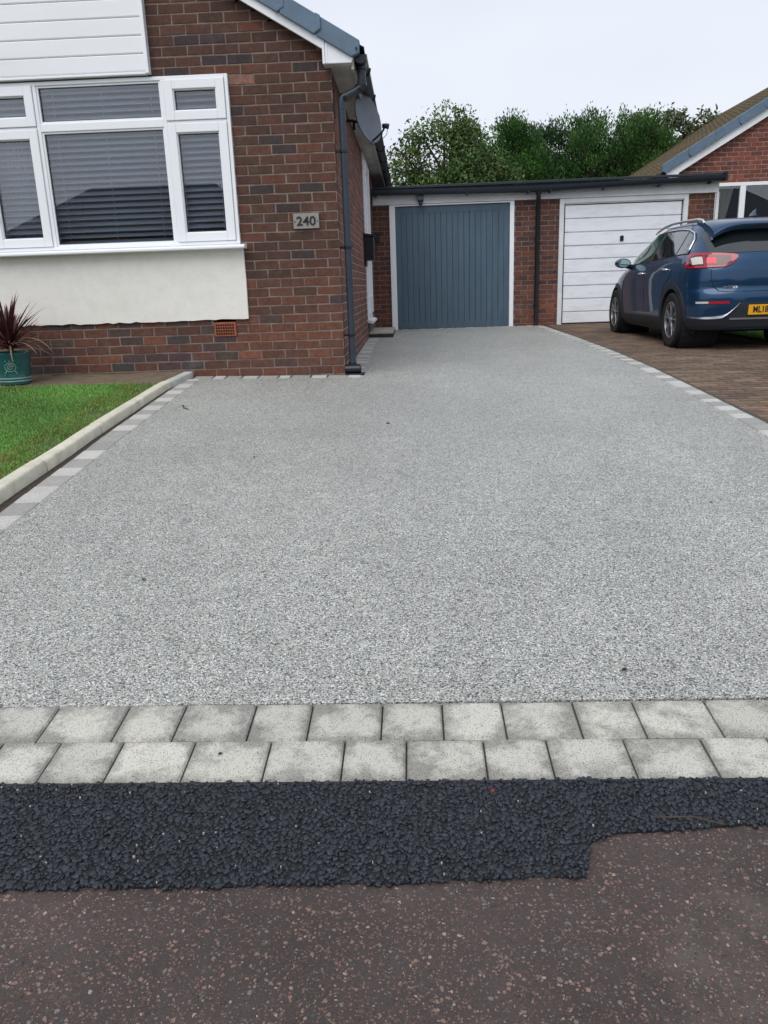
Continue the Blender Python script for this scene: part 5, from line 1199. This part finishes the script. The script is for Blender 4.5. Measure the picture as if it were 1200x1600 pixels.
# ------------------------------------------------------------------ small litter on the drive
def leaf_obj(name, label, cat, x, y, sz, col, z=None, rz=0, curl=.25):
    z = gz(y, x)+.003 if z is None else z; b = MB(); P = []
    for i in range(7):
        t = i/6-.5; w_ = sz*.38*math.cos(t*PI)**.8 if abs(t) < .5 else 0
        P.append([(x+math.cos(rz)*t*sz-math.sin(rz)*w_*k, y+math.sin(rz)*t*sz+math.cos(rz)*w_*k, z+abs(k)*w_*curl*2+t*t*sz*curl) for k in (-1, 0, 1)])
    b.grid(P, hx(col)); return tag(b.build(name, M['leaf'], smooth=True, solid=.0006), label, cat)
leaf_obj('dead_leaf', 'tiny dark red dead leaf lying on the gravel drive at the lower right', 'leaf', .582, 2.056, .019, '#4a2020', rz=.3)
leaf_obj('dead_leaf', 'small brown dead leaf on the far middle of the gravel drive', 'leaf', -.17, 5.02, .030, '#5a5046', rz=.1)
leaf_obj('dead_leaf', 'small orange-red leaf on the strip of black macadam', 'leaf', .158, 1.545, .013, '#a04830', z=-1.102, rz=1.0)
leaf_obj('dead_leaf', 'brown leaf scrap lying on a front paver near its middle joint', 'leaf', -.50, 1.70, .012, '#3a2c22', z=gz(1.7)+.004, rz=.4)
leaf_obj('weed_leaf', 'small green weed leaf on the gravel drive at the left', 'leaf', -1.02, 2.72, .020, '#4f7a3a', rz=1.2)
b = MB(); b.tube([(-1.70, 5.72, gz(5.72, -1.7)+.004), (-1.68, 5.70, gz(5.7, -1.7)+.012), (-1.67, 5.64, gz(5.64, -1.7)+.008), (-1.62, 5.60, gz(5.6, -1.7)+.004)], .0035, 5)
tag(b.build('twig', M['bark']), 'short dark twig lying on the drive beside the left paver edging', 'twig')
b = MB(); b.tube([(.50, 1.452, -1.104), (.57, 1.445, -1.098), (.63, 1.43, -1.106)], .0014, 5)
tag(b.build('pine_needle', M['bark']), 'thin brown stalk lying across the edge of the black macadam', 'twig')
rl = random.Random(21)
for i, (x, y, lab) in enumerate(((1.30, 3.4, 'pale curled leaf scrap on the right half of the gravel drive'), (-.9, 4.3, 'dark leaf fragment on the gravel drive below the left window'), (.75, 6.9, 'small leaf fragment on the gravel drive towards the blue garage door'))):
    leaf_obj('dead_leaf', lab, 'leaf', x, y, .016+.003*i, ['#6a5a40', '#3a2e26', '#54442e'][i], rz=rl.uniform(0, 3))
# fine weeds and moss along the foot of the front wall
n = 900; X = rng.uniform(-3.2, -2.2, n); Y = 6.975-np.abs(rng.normal(0, .012, n)); k = np.sin(X*9)+rng.normal(0, .4, n) > .5; X, Y = X[k], Y[k]; n = len(X)
struct(stones('wall_foot_moss', np.stack([X, Y, np.array([lz(y) for y in Y])+.006], 1)*S, rng.uniform(.003, .008, n)*S, .7, np.array([hx('#4a5a26')])*rng.uniform(.6, 1.2, n)[:, None], M['chip_stone']), 'stuff')
